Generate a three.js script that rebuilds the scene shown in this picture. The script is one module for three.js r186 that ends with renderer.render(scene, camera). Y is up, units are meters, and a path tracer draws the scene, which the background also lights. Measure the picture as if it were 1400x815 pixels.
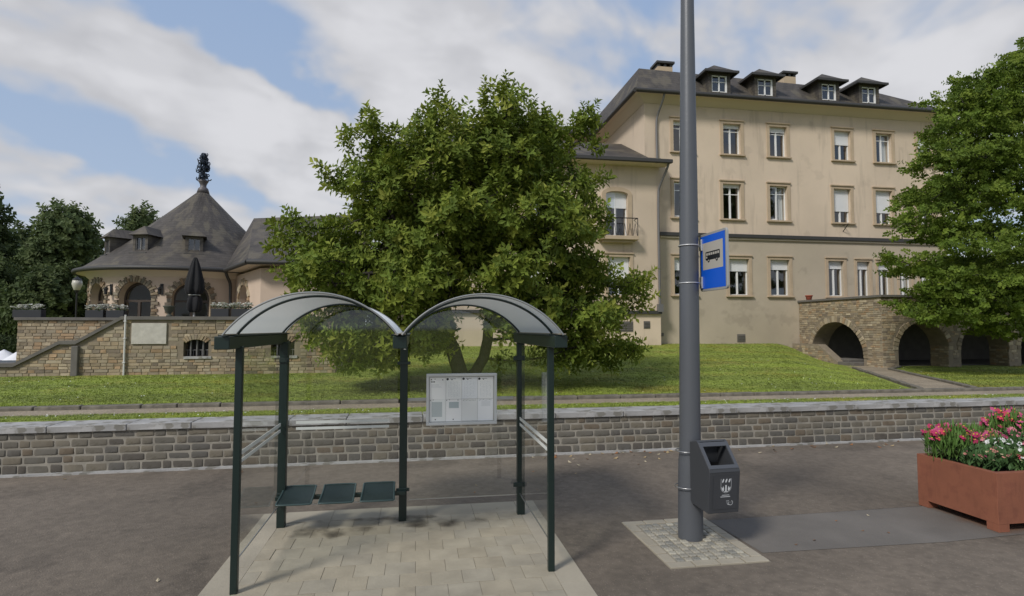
import * as THREE from 'three';
import { mergeGeometries, mergeVertices } from 'three/addons/utils/BufferGeometryUtils.js';
import { RoundedBoxGeometry } from 'three/addons/geometries/RoundedBoxGeometry.js';

// ───────── camera, sky, sun, exposure ─────────
const scene = new THREE.Scene();
const camera = new THREE.PerspectiveCamera(54.56, 1400 / 815, 0.1, 2500);
camera.rotation.order = 'YXZ';
camera.position.set(0, 2.5, 0);
camera.rotation.set(3.03 * Math.PI / 180, -9.5 * Math.PI / 180, 0);
scene.add(camera);
const renderer = new THREE.WebGLRenderer({ antialias: true });
renderer.setSize(1024, 596);
renderer.toneMapping = THREE.LinearToneMapping;
renderer.toneMappingExposure = 1.0;
renderer.shadowMap.enabled = true;
renderer.shadowMap.type = THREE.PCFSoftShadowMap;
const SUN_DIR = new THREE.Vector3(-0.68, 0.78, 0.60).normalize();
const sun = new THREE.DirectionalLight(new THREE.Color(1, 0.955, 0.89), 2.7);
sun.position.copy(SUN_DIR).multiplyScalar(90).add(new THREE.Vector3(4, 0, -16));
sun.target.position.set(4, 0, -16);
sun.castShadow = true;
sun.shadow.radius = 22;
sun.shadow.mapSize.set(4096, 4096);
Object.assign(sun.shadow.camera, { left: -45, right: 45, top: 45, bottom: -45, near: 1, far: 220 });
scene.add(sun, sun.target);

function hash2(ix, iy, s) {
  let h = Math.imul(ix | 0, 374761393) + Math.imul(iy | 0, 668265263) + Math.imul(s | 0, 2147483647 ^ 0x5bd1e995);
  h = Math.imul(h ^ (h >>> 13), 1274126177); h ^= h >>> 16;
  return (h >>> 0) / 4294967296;
}
function vnoise(x, y, s) {
  const ix = Math.floor(x), iy = Math.floor(y), fx = x - ix, fy = y - iy;
  const u = fx * fx * (3 - 2 * fx), v = fy * fy * (3 - 2 * fy);
  const a = hash2(ix, iy, s), b = hash2(ix + 1, iy, s), c = hash2(ix, iy + 1, s), d = hash2(ix + 1, iy + 1, s);
  return a + (b - a) * u + (c - a) * v + (a - b - c + d) * u * v;
}
function fbm(x, y, oct, s) {
  let f = 0, a = 0.5, n = 0;
  for (let i = 0; i < oct; i++) { f += a * vnoise(x, y, s + i * 17); n += a; a *= 0.52; const t = x * 1.62 - y * 1.18; y = x * 1.18 + y * 1.62 + 7.3; x = t + 3.1; }
  return f / n;
}
const clamp = (x, a = 0, b = 1) => Math.min(b, Math.max(a, x));
const sstep = (a, b, x) => { const t = clamp((x - a) / (b - a)); return t * t * (3 - 2 * t); };
const mix = (a, b, t) => a + (b - a) * t;

// sky: blue air with banks of bright cloud, laid out by azimuth (from -z towards +x) and elevation in degrees
const CLOUDS = [ // [az0, el0, az1, el1, half width, weight]
  [-34, 25, -23.5, 22.6, 3.6, 0.5], [-23.5, 22.6, -16, 19.2, 3.6, 0.55], [-16, 19.2, -7.5, 15.2, 3.0, 0.5],
  [-36, 13.5, -27, 11, 1.9, 0.42], [-27, 11, -19, 7.5, 1.9, 0.4], [-10, 29.5, -0.8, 26.2, 4.4, 0.5], [-0.8, 26, 9.5, 23, 6.5, 0.5], [9.5, 23, 17, 20, 4.5, 0.22],
  [-3, 20, 5, 18, 3.5, 0.4], [14, 31, 50, 26, 9, 0.2], [24, 22, 45, 18, 5, 0.16], [46, 22, 56, 14, 6, 0.16],
  [-21.4, 27.5, -15, 25.3, 1.4, -0.55], [-15, 25.3, -11.4, 22, 1.5, -0.55], [-11.4, 22, -8, 19.5, 1.2, -0.5],
  [-36, 18, -27, 15, 1.9, -0.55], [-27, 15, -20, 13.4, 1.6, -0.5], [-20, 13.4, -14.5, 12.2, 1.1, -0.4], [31, 25.6, 38, 22.8, 0.8, -0.16], [24, 27, 29, 25, 0.7, -0.12], [40, 26, 44, 23, 0.7, -0.12], [16, 24, 22, 22, 0.7, -0.12], [-2, 40, 20, 36, 4, -0.2],
];
function skyColor(x, y, z, out) {
  const el = Math.asin(clamp(y, -1, 1)) * 57.2958, az = Math.atan2(x, -z) * 57.2958, e = Math.max(el, 0);
  const t = Math.pow(clamp(e / 90), 0.55);
  let r = mix(0.50, 0.13, t), g = mix(0.60, 0.25, t), b = mix(0.72, 0.52, t);
  const k = 1 / (Math.max(y, 0) + 0.16), px = x * k, pz = z * k;
  const wx = fbm(px * 1.1 + 5, pz * 1.1, 3, 3) - 0.5, wz = fbm(px * 1.1, pz * 1.1 + 9, 3, 5) - 0.5;
  let c = (fbm(px * 1.5 + wx * 1.4, pz * 1.5 + wz * 1.4 + 2, 6, 11) - 0.5) * 1.1 + 0.1;
  c += (fbm(px * 6.5 + wx * 4 + pz * 2.4, pz * 4.4 + wz * 4, 5, 29) - 0.5) * mix(0.55, 1.0, sstep(8, 22, az) * sstep(75, 55, az));          // small ripples
  c += (fbm(px * 2.2 + pz * 5.5 + wx * 2, pz * 1.6 - px * 0.5 + wz * 2, 5, 37) - 0.5) * 0.5;   // streaks drawn out by the wind
  const ja = (fbm(az * 0.16 + 40, el * 0.26, 5, 41) - 0.5) * 9, je = (fbm(az * 0.16, el * 0.26 + 30, 5, 47) - 0.5) * 7;
  for (const [a0, e0, a1, e1, w, g2] of CLOUDS) {
    const ax = (az + ja - a0) * 0.92, ay = el + je - e0, bx = (a1 - a0) * 0.92, by = e1 - e0;
    const h = clamp((ax * bx + ay * by) / (bx * bx + by * by)), dx = ax - bx * h, dy = ay - by * h, d = Math.sqrt(dx * dx + dy * dy) / w;
    if (d < 2.6) c += g2 * 0.85 * Math.exp(-d * d * 0.9);
  }
  const m = sstep(-0.19, 0.38, c) * 0.94;
  const dens = sstep(0.05, 0.8, c + (fbm(px * 3.3 + 8, pz * 3.3, 5, 61) - 0.5) * 0.9), sh = fbm(px * 4.2 + wx * 3, pz * 4.2 + 4 + wz * 3, 5, 71);
  const cr = mix(0.58, 0.72, dens) - 0.08 * sstep(0.5, 0.75, sh) * sstep(0.1, 0.5, c), cg = cr * 0.985 + 0.008, cb = cr * 0.985 + 0.03;
  r = mix(r, cr, m); g = mix(g, cg, m); b = mix(b, cb, m);
  const hz = Math.exp(-e / 4.5) * 0.55; r = mix(r, 0.60, hz); g = mix(g, 0.655, hz); b = mix(b, 0.71, hz);
  if (el < 0) { const q = sstep(0, -8, el); r = mix(r, 0.2, q); g = mix(g, 0.2, q); b = mix(b, 0.19, q); }
  out[0] = r; out[1] = g; out[2] = b;
}
{
  const W = 2048, H = 1024, data = new Float32Array(W * H * 4), o = [0, 0, 0];
  for (let j = 0; j < H; j++) {
    const el = ((j + 0.5) / H - 0.5) * Math.PI, ce = Math.cos(el), se = Math.sin(el);
    for (let i = 0; i < W; i++) {
      const q = (j * W + i) * 4;
      if (j < H * 0.44) { data[q] = 0.2; data[q + 1] = 0.2; data[q + 2] = 0.19; data[q + 3] = 1; continue; }
      const ph = ((i + 0.5) / W - 0.5) * 2 * Math.PI;
      skyColor(Math.cos(ph) * ce, se, Math.sin(ph) * ce, o);
      data[q] = o[0]; data[q + 1] = o[1]; data[q + 2] = o[2]; data[q + 3] = 1;
    }
  }
  const sky = new THREE.DataTexture(data, W, H, THREE.RGBAFormat, THREE.FloatType);
  sky.mapping = THREE.EquirectangularReflectionMapping; sky.magFilter = THREE.LinearFilter; sky.minFilter = THREE.LinearFilter; sky.wrapS = THREE.RepeatWrapping;
  sky.needsUpdate = true;
  scene.background = sky; scene.environment = sky;
}

// ───────── helpers ─────────
function RNG(seed) { let a = seed >>> 0; return () => { a |= 0; a = a + 0x6D2B79F5 | 0; let t = Math.imul(a ^ a >>> 15, 1 | a); t = t + Math.imul(t ^ t >>> 7, 61 | t) ^ t; return ((t ^ t >>> 14) >>> 0) / 4294967296; }; }
const V = (x, y, z) => new THREE.Vector3(x, y, z);
const taken = {};
function numbered(n) { const k = taken[n] = (taken[n] ?? -1) + 1; return k ? n + '_' + String(k).padStart(3, '0') : n; }
function prep(g, color) {
  if (g.index) g = g.toNonIndexed();
  for (const k of Object.keys(g.attributes)) if (!['position', 'normal', 'uv', 'color'].includes(k)) g.deleteAttribute(k);
  if (!g.attributes.normal) g.computeVertexNormals();
  if (!g.attributes.uv) g.setAttribute('uv', new THREE.BufferAttribute(new Float32Array(g.attributes.position.count * 2), 2));
  return g;
}
function join(list) { return list.length === 1 ? prep(list[0]) : mergeGeometries(list.map(x => prep(x))); }
function uvMetres(g) { // uv in metres, taken from the face's dominant axis
  g = prep(g); const p = g.attributes.position, uv = g.attributes.uv, a = V(), b = V(), c = V();
  for (let i = 0; i < p.count; i += 3) {
    a.fromBufferAttribute(p, i); b.fromBufferAttribute(p, i + 1); c.fromBufferAttribute(p, i + 2);
    const n = b.clone().sub(a).cross(c.clone().sub(a)), x = Math.abs(n.x), y = Math.abs(n.y), z = Math.abs(n.z);
    [a, b, c].forEach((v, k) => { if (y >= x && y >= z) uv.setXY(i + k, v.x, v.z); else if (x >= z) uv.setXY(i + k, v.z, v.y); else uv.setXY(i + k, v.x, v.y); });
  }
  return g;
}
function part(name, geos, mat, parent, keepUv) {
  const g = Array.isArray(geos) ? join(geos) : prep(geos);
  const m = new THREE.Mesh(keepUv ? g : uvMetres(g), mat); m.name = name; m.castShadow = m.receiveShadow = true;
  if (parent) parent.add(m);
  return m;
}
function tag(o, label, category, group) { o.userData.label = label; o.userData.category = category; if (group) o.userData.group = group; return o; }
function thing(name, label, category, p = [0, 0, 0], turn = 0, group) {
  const o = new THREE.Group(); o.name = numbered(name); o.position.set(...p); o.rotation.y = turn; scene.add(o);
  return tag(o, label, category, group);
}
function single(name, geos, mat, label, category, group, keepUv) { return tag(part(numbered(name), geos, mat, scene, keepUv), label, category, group); }
function struct(name, geos, mat, keepUv) { const m = part(name, geos, mat, scene, keepUv); m.userData.kind = 'structure'; return m; }
const box = (x0, x1, y0, y1, z0, z1) => new THREE.BoxGeometry(x1 - x0, y1 - y0, z1 - z0).translate((x0 + x1) / 2, (y0 + y1) / 2, (z0 + z1) / 2);
const rbox = (x0, x1, y0, y1, z0, z1, r = 0.01) => new RoundedBoxGeometry(x1 - x0, y1 - y0, z1 - z0, 1, r).translate((x0 + x1) / 2, (y0 + y1) / 2, (z0 + z1) / 2);
function tube(points, r, seg = 8, radial = 8, closed = false) { return new THREE.TubeGeometry(new THREE.CatmullRomCurve3(points, closed, 'centripetal'), seg, r, radial, closed); }
function bar(a, b, r0, r1 = r0, n = 8) { // tapered round bar from a to b
  const d = b.clone().sub(a), g = new THREE.CylinderGeometry(r1, r0, d.length(), n, 1);
  g.applyQuaternion(new THREE.Quaternion().setFromUnitVectors(V(0, 1, 0), d.clone().normalize()));
  return g.translate((a.x + b.x) / 2, (a.y + b.y) / 2, (a.z + b.z) / 2);
}
function poly(faces) { // list of convex polygons (arrays of Vector3)
  const pos = []; for (const f of faces) for (let i = 1; i < f.length - 1; i++) for (const v of [f[0], f[i], f[i + 1]]) pos.push(v.x, v.y, v.z);
  const g = new THREE.BufferGeometry(); g.setAttribute('position', new THREE.Float32BufferAttribute(pos, 3)); g.computeVertexNormals(); return g;
}
function shapeOf(pts) { const s = new THREE.Shape(); pts.forEach(([x, y], i) => i ? s.lineTo(x, y) : s.moveTo(x, y)); s.closePath(); return s; }
function hole(shape, pts) { const h = new THREE.Path(); pts.forEach(([x, y], i) => i ? h.lineTo(x, y) : h.moveTo(x, y)); h.closePath(); shape.holes.push(h); }
function archPts(x0, x1, y0, ys, rise, n = 14) { // opening with an arched head: springing at ys, rise above it
  const p = [[x0, y0], [x1, y0], [x1, ys]], c = (x0 + x1) / 2, a = (x1 - x0) / 2;
  for (let i = 1; i < n; i++) { const t = Math.PI * i / n; p.push([c + a * Math.cos(t), ys + rise * Math.sin(t)]); }
  p.push([x0, ys]); return p;
}
const ext = (shape, depth) => new THREE.ExtrudeGeometry(shape, { depth, bevelEnabled: false, curveSegments: 12 });

// ───────── procedural textures ─────────
function tn(x, y, per, s) { // tileable value noise
  const ix = Math.floor(x), iy = Math.floor(y), fx = x - ix, fy = y - iy, u = fx * fx * (3 - 2 * fx), v = fy * fy * (3 - 2 * fy), w = k => ((k % per) + per) % per;
  const a = hash2(w(ix), w(iy), s), b = hash2(w(ix + 1), w(iy), s), c = hash2(w(ix), w(iy + 1), s), d = hash2(w(ix + 1), w(iy + 1), s);
  return a + (b - a) * u + (c - a) * v + (a - b - c + d) * u * v;
}
function tf(u, v, per, oct, s) { let f = 0, a = 0.5, n = 0; for (let i = 0; i < oct; i++) { f += a * tn(u * per, v * per, per, s + i * 13); n += a; a *= 0.55; per *= 2; } return f / n; }
function tex(size, metres, fn, color = true) {
  const d = new Uint8Array(size * size * 4), lin = x => { x = clamp(x); return 255 * (x <= 0.0031308 ? 12.92 * x : 1.055 * Math.pow(x, 1 / 2.4) - 0.055); };
  for (let j = 0; j < size; j++) for (let i = 0; i < size; i++) {
    const c = fn(i / size, j / size), q = (j * size + i) * 4;
    if (color) { d[q] = lin(c[0]); d[q + 1] = lin(c[1]); d[q + 2] = lin(c[2]); } else d[q] = d[q + 1] = d[q + 2] = clamp(c) * 255;
    d[q + 3] = 255;
  }
  const t = new THREE.DataTexture(d, size, size); t.wrapS = t.wrapT = THREE.RepeatWrapping; t.magFilter = THREE.LinearFilter; t.minFilter = THREE.LinearMipmapLinearFilter; t.generateMipmaps = true;
  if (color) t.colorSpace = THREE.SRGBColorSpace;
  const m = Array.isArray(metres) ? metres : [metres, metres]; t.repeat.set(1 / m[0], 1 / m[1]); t.needsUpdate = true; return t;
}
function grade(c, f, k) { return [c[0] * (1 + (f - 0.5) * k), c[1] * (1 + (f - 0.5) * k), c[2] * (1 + (f - 0.5) * k)]; }
const lin = (r, g, b) => new THREE.Color().setRGB(r, g, b);
const std = o => new THREE.MeshStandardMaterial({ roughness: 0.85, ...o });
const grain = tex(512, 0.6, (u, v) => tf(u, v, 32, 4, 5), false);
const coarse = tex(512, 2.5, (u, v) => tf(u, v, 12, 5, 9), false);
const M = {};
M.asphalt = std({ roughness: 0.93, bumpMap: tex(512, 0.8, (u, v) => tf(u, v, 64, 2, 3), false), bumpScale: 0.004,
  map: tex(1024, 9, (u, v) => { const f = tf(u, v, 4, 5, 21), g = tf(u, v, 128, 3, 23), s = hash2(u * 1024, v * 1024, 3), w = tf(u, v, 9, 4, 77); const c = grade([0.148, 0.121, 0.093], f, 0.85), k = 1 + (g - 0.5) * 0.5 + (s > 0.988 ? 0.9 : 0) - sstep(0.58, 0.7, w) * 0.2 + sstep(0.6, 0.75, tf(u, v, 6, 4, 79)) * 0.14; return [c[0] * k, c[1] * k, c[2] * k]; }) });
M.patch = std({ roughness: 0.9, bumpMap: M.asphalt.bumpMap, bumpScale: 0.003, map: tex(512, 4, (u, v) => grade([0.142, 0.128, 0.112], tf(u, v, 6, 6, 31), 0.55)) });
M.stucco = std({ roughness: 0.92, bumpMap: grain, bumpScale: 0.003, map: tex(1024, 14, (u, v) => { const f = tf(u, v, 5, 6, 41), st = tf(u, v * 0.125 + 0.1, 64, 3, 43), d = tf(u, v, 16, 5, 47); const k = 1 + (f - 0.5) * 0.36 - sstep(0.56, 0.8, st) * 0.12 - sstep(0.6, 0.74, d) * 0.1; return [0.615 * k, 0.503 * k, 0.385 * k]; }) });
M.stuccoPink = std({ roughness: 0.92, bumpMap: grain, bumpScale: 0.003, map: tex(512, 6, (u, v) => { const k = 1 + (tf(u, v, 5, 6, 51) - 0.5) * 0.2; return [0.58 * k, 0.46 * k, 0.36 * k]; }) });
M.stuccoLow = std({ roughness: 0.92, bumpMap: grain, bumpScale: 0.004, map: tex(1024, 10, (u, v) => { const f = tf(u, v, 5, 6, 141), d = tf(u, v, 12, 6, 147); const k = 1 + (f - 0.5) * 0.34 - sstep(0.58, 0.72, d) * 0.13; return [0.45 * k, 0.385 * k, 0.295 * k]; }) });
M.trim = std({ roughness: 0.85, bumpMap: grain, bumpScale: 0.002, map: tex(256, 2, (u, v) => grade([0.46, 0.36, 0.25], tf(u, v, 6, 5, 61), 0.3)) });
M.soffit = std({ color: lin(0.66, 0.56, 0.44), roughness: 0.9 });
M.white = std({ color: lin(0.78, 0.78, 0.77), roughness: 0.45 });
M.shutter = std({ roughness: 0.55, color: lin(0.72, 0.73, 0.74), bumpMap: tex(128, 0.2, (u, v) => 0.5 + 0.5 * Math.cos(v * Math.PI * 8), false), bumpScale: 0.008 });
M.curtain = std({ color: lin(0.55, 0.54, 0.5), roughness: 0.95 });
M.slate = std({ roughness: 0.72, bumpMap: tex(512, 2, (u, v) => { const r = Math.floor(v * 12), fv = v * 12 - r, fu = (u * 9 + (r % 2) * 0.5) % 1; return (1 - fv) * 0.7 * (fu < 0.05 ? 0.5 : 1) + 0.3 * hash2(Math.floor(u * 9 + (r % 2) * 0.5) % 9, r, 3); }, false), bumpScale: 0.02,
  map: tex(1024, 6, (u, v) => { const r = Math.floor(v * 36), q = hash2(Math.floor(u * 27 + (r % 2) * 0.5) % 27, r, 7), f = tf(u, v, 5, 6, 71), l = tf(u, v, 10, 5, 75); const k = 1 + (f - 0.5) * 1.0 + (q - 0.5) * 0.35, li = sstep(0.48, 0.7, l); return [mix(0.06 * k, 0.13, li * 0.65), mix(0.052 * k, 0.112, li * 0.65), mix(0.045 * k, 0.08, li * 0.65)]; }) });
M.slateCone = M.slate.clone();
M.zinc = std({ color: lin(0.058, 0.056, 0.054), roughness: 0.55, metalness: 0.3 });
M.pipe = std({ color: lin(0.17, 0.165, 0.165), roughness: 0.55, metalness: 0.3 });
M.glass = new THREE.MeshPhysicalMaterial({ color: lin(0.9, 0.93, 0.95), roughness: 0.02, transmission: 1, thickness: 0, ior: 2.0 });
M.doorGlass = new THREE.MeshPhysicalMaterial({ color: lin(0.9, 0.92, 0.92), roughness: 0.03, transmission: 1, thickness: 0, ior: 1.4 });
M.shelterGlass = new THREE.MeshPhysicalMaterial({ color: lin(0.93, 0.95, 0.935), roughness: 0.03, transmission: 1, thickness: 0, ior: 1.75 });
M.room = std({ color: lin(0.3, 0.285, 0.26), roughness: 0.95 });
M.rubble = std({ vertexColors: true, roughness: 0.92, bumpMap: coarse, bumpScale: 0.012, map: tex(512, 1.3, (u, v) => { const k = 0.62 + tf(u, v, 10, 6, 81) * 0.76; return [k, k * 0.985, k * 0.96]; }) });
M.mortar = std({ roughness: 0.95, bumpMap: coarse, bumpScale: 0.006, map: tex(256, 1.5, (u, v) => grade([0.235, 0.195, 0.142], tf(u, v, 10, 5, 85), 0.5)) });
M.mortarLow = std({ roughness: 0.95, bumpMap: coarse, bumpScale: 0.006, map: tex(256, 1.5, (u, v) => grade([0.275, 0.253, 0.212], tf(u, v, 10, 5, 87), 0.6)) });
const stoneMap = tex(512, 0.9, (u, v) => { const k = 0.35 + 1.3 * tf(u, v, 8, 6, 91) - 0.25 * sstep(0.55, 0.7, tf(u, v, 6, 5, 93)); return [k, k, k * 0.97]; });
M.stones = [[0.15, 0.139, 0.117], [0.13, 0.124, 0.109], [0.168, 0.152, 0.123], [0.112, 0.108, 0.1], [0.152, 0.126, 0.096], [0.142, 0.135, 0.119], [0.185, 0.17, 0.14], [0.098, 0.09, 0.08]].map(c => std({ color: lin(c[0] * 0.98, c[1] * 0.95, c[2] * 0.9), map: stoneMap, bumpMap: coarse, bumpScale: 0.014, roughness: 0.9 }));
M.coping = std({ roughness: 0.8, bumpMap: coarse, bumpScale: 0.012, map: tex(512, 2, (u, v) => { const f = tf(u, v, 8, 6, 95), l = sstep(0.54, 0.68, tf(u, v, 14, 5, 97)); return grade([mix(0.36, 0.22, l), mix(0.355, 0.21, l), mix(0.345, 0.185, l)], f, 0.8); }) });
M.copingDark = std({ roughness: 0.85, bumpMap: coarse, bumpScale: 0.006, map: tex(256, 2, (u, v) => grade([0.135, 0.125, 0.112], tf(u, v, 8, 5, 99), 0.5)) });  // dark coping stone; inside the arcade its tone also stands in for shade
M.concrete = std({ roughness: 0.9, bumpMap: grain, bumpScale: 0.002, map: tex(512, 2.2, (u, v) => { const f = tf(u, v, 5, 6, 101); return grade([0.345, 0.308, 0.24], f, 0.45); }) });
M.pavers = [[0.335, 0.298, 0.228], [0.342, 0.304, 0.232], [0.325, 0.292, 0.228], [0.337, 0.296, 0.222]].map((c, i) => std({ roughness: 0.9, bumpMap: grain, bumpScale: 0.002, map: tex(256, 1.1, (u, v) => grade(c, tf(u, v, 5, 6, 111 + i), 0.5)) }));
M.joint = std({ color: lin(0.27, 0.24, 0.185), roughness: 0.95 });
M.kerb = std({ roughness: 0.9, bumpMap: coarse, bumpScale: 0.012, map: tex(256, 1.2, (u, v) => grade([0.155, 0.14, 0.112], tf(u, v, 8, 6, 121), 1.0)) });
M.gravel = std({ roughness: 0.95, bumpMap: tex(512, 1, (u, v) => tf(u, v, 64, 2, 131), false), bumpScale: 0.012, map: tex(512, 3, (u, v) => { const f = tf(u, v, 6, 5, 133), s = tf(u, v, 128, 2, 135); return grade(grade([0.295, 0.245, 0.178], f, 0.5), s, 0.9); }) });
M.lawn = std({ roughness: 0.95, bumpMap: tex(512, 0.7, (u, v) => tf(u, v, 64, 3, 151), false), bumpScale: 0.008,
  map: tex(1024, 11, (u, v) => { const f = tf(u, v, 6, 6, 153), s = tf(u, v, 160, 2, 155), y = sstep(0.56, 0.72, tf(u, v, 9, 5, 157)); const k = (1 + (f - 0.5) * 0.5) * (0.72 + s * 0.56); return [mix(0.215, 0.28, y) * k, mix(0.265, 0.27, y) * k, mix(0.04, 0.055, y) * k]; }) });
M.blade = std({ roughness: 0.75, color: lin(1, 1, 1) });
M.green = std({ color: lin(0.0075, 0.019, 0.0165), roughness: 0.38 });
M.green2 = std({ color: lin(0.012, 0.024, 0.022), roughness: 0.45 });
M.roofSheet = new THREE.MeshPhysicalMaterial({ color: lin(0.76, 0.8, 0.79), roughness: 0.85, transmission: 0.6, thickness: 0, side: THREE.DoubleSide });
M.rim = std({ color: lin(0.24, 0.25, 0.25), roughness: 0.5 });
M.stripe = std({ color: lin(0.62, 0.64, 0.62), roughness: 0.6 });
M.steel = std({ color: lin(0.5, 0.5, 0.5), roughness: 0.35, metalness: 0.9 });
M.pole = std({ color: lin(0.098, 0.105, 0.118), roughness: 0.42, metalness: 0.15, bumpMap: grain, bumpScale: 0.0006 });
M.bin = std({ color: lin(0.046, 0.049, 0.055), roughness: 0.5, bumpMap: grain, bumpScale: 0.0005 });
M.black = std({ color: lin(0.012, 0.012, 0.013), roughness: 0.6 });
M.rust = std({ roughness: 0.82, bumpMap: grain, bumpScale: 0.001, map: tex(512, 1.6, (u, v) => { const f = tf(u, v, 6, 6, 161), st = tf(u, v * 0.125, 48, 3, 163), d = sstep(0.55, 0.75, tf(u, v, 14, 5, 165)); const k = 1 + (f - 0.5) * 0.4 - sstep(0.55, 0.8, st) * 0.08; return [mix(0.245, 0.215, d) * k, mix(0.088, 0.075, d) * k, mix(0.048, 0.042, d) * k]; }) });
M.soil = std({ roughness: 1, bumpMap: coarse, bumpScale: 0.03, map: tex(256, 1, (u, v) => grade([0.05, 0.038, 0.028], tf(u, v, 16, 5, 171), 0.9)) });
M.bark = std({ roughness: 0.95, bumpMap: tex(256, [0.4, 1.2], (u, v) => tf(u, v, 16, 4, 181), false), bumpScale: 0.02, map: tex(256, 1, (u, v) => grade([0.052, 0.045, 0.036], tf(u, v, 12, 5, 183), 0.8)) });
M.iron = std({ color: lin(0.03, 0.03, 0.032), roughness: 0.5, metalness: 0.4 });

// ───────── ground ─────────
struct('ground', new THREE.PlaneGeometry(1600, 1600).rotateX(-Math.PI / 2).translate(0, -0.25, 0), M.lawn);
struct('pavement', box(-70, 70, -0.2, 0, -11.75, 16), M.asphalt);
struct('asphalt_repair', poly([[V(3.80, 0.004, -7.14), V(3.84, 0.004, -6.03), V(6.2, 0.004, -5.98), V(9.8, 0.004, -6.2), V(9.9, 0.004, -7.3), V(7, 0.004, -7.2)]]), M.patch);

const pathEdge = z => 13.5 + (-z - 14.05) * 0.607;
function lawnH(x, z) {
  const d = clamp(-z - 13.6, 0, 13.4);
  let b = 0.865 + (d < 5 ? 0.058 * d : 0.29 + 0.07 * (d - 5));
  const xe = pathEdge(z); b = mix(b, 0.84, sstep(xe - 3.4, xe - 0.1, x));
  if (x < -8.5 && z < -18.7) b = mix(b, 1.2, sstep(-8.5, -9.6, x));
  return b + (vnoise(x * 0.6, z * 0.6, 3) - 0.5) * 0.02;
}
{
  const xs = [], zs = []; for (let x = -60; x <= 60; x += 0.5) xs.push(x); for (let z = -13.64; z > -30; z -= 0.45) zs.push(z); for (let z = -31; z > -160; z -= 6) zs.push(z);
  const pos = [], idx = []; for (const z of zs) for (const x of xs) pos.push(x, lawnH(x, z), z);
  const n = xs.length; for (let j = 0; j < zs.length - 1; j++) for (let i = 0; i < n - 1; i++) { const a = j * n + i; idx.push(a, a + 1, a + n, a + 1, a + n + 1, a + n); }
  const g = new THREE.BufferGeometry(); g.setAttribute('position', new THREE.Float32BufferAttribute(pos, 3)); g.setIndex(idx); g.computeVertexNormals();
  struct('lawn', g, M.lawn);
}
struct('grass_verge', box(-60, 60, 0.3, 0.812, -12.62, -11.68), M.lawn);
struct('gravel_path', box(-60, 60, 0.3, 0.81, -13.66, -12.62), M.gravel);
{ // side path up to the arcade, with its edging stones
  const g = [], e = []; const r = RNG(77);
  const L = [V(13.45, 0.853, -13.64), V(17.95, 0.853, -21.4)], R = [V(15.15, 0.853, -13.64), V(18.9, 0.853, -20.6), V(20.4, 0.853, -21.7)];
  const p = struct('side_path', poly([[L[0], R[0], R[1], L[1]], [L[1], R[1], R[2], V(19.4, 0.853, -24.5), V(18.2, 0.853, -23)]]), M.gravel);
  for (const [a, b] of [[L[0], L[1]], [R[0], R[1]], [R[1], R[2]]]) {
    const d = b.clone().sub(a), n = Math.round(d.length() / 0.55);
    for (let i = 0; i < n; i++) {
      const q = part('edging_stone', new RoundedBoxGeometry(0.16, 0.16, d.length() / n - 0.02, 1, 0.025), M.kerb, p);
      q.position.copy(a).addScaledVector(d, (i + 0.5) / n); q.position.y = 0.83 + r() * 0.02; q.rotation.y = Math.atan2(d.x, d.z) + (r() - 0.5) * 0.06;
    }
  }
}
{ // kerb stones between the gravel path and the lawn
  const o = thing('path_kerb', 'low row of weathered kerb stones along the lawn edge', 'kerb'), r = RNG(5);
  const shapes = [0, 1, 2].map(i => { const g = new RoundedBoxGeometry(1, 0.34, 0.2, 2, 0.03), p = g.attributes.position; for (let k = 0; k < p.count; k++) p.setXYZ(k, p.getX(k), p.getY(k) + (vnoise(p.getX(k) * 5 + i * 9, p.getZ(k) * 8, 2) - 0.5) * 0.03, p.getZ(k) + (vnoise(p.getX(k) * 6, p.getY(k) * 9 + i * 5, 4) - 0.5) * 0.04); g.computeVertexNormals(); return g; });
  for (let x = -13; x < 24;) {
    const w = 0.7 + r() * 0.6;
    const m = part('kerb_stone', shapes[Math.floor(r() * 3)].clone(), M.kerb, o); m.scale.x = w - 0.02; m.position.set(x + w / 2, 0.715 + r() * 0.012, -13.55); x += w;
  }
}

// ───────── stone helpers ─────────
const stoneGeo = [0, 1, 2, 3, 4].map(s => {
  const r = RNG(300 + s), g = mergeVertices(new THREE.BoxGeometry(1, 1, 1, 3, 3, 1).deleteAttribute('uv').deleteAttribute('normal')), p = g.attributes.position;
  for (let i = 0; i < p.count; i++) {
    let x = p.getX(i), y = p.getY(i), z = p.getZ(i); const ex = Math.abs(x) > 0.4, ey = Math.abs(y) > 0.4;
    if (!ex) x = Math.sign(x) * 0.4; if (!ey) y = Math.sign(y) * 0.34;
    if (z > 0) { if (ex && ey) { x *= 0.93; y *= 0.9; } z -= (ex || ey) ? 0.16 + r() * 0.06 : r() * 0.12; x += (r() - 0.5) * 0.04; y += (r() - 0.5) * 0.07; }
    p.setXYZ(i, x, y, z);
  }
  const keep = [], ix = g.index.array; for (let i = 0; i < ix.length; i += 3) if (![0, 1, 2].every(k => p.getZ(ix[i + k]) < -0.49)) keep.push(ix[i], ix[i + 1], ix[i + 2]);
  g.setIndex(keep); g.computeVertexNormals(); return g;
});
const RUBBLE = [[0.275, 0.228, 0.16], [0.24, 0.2, 0.145], [0.3, 0.255, 0.185], [0.215, 0.18, 0.133], [0.27, 0.215, 0.145], [0.255, 0.225, 0.172], [0.33, 0.285, 0.21], [0.18, 0.152, 0.118], [0.285, 0.205, 0.13]];
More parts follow.
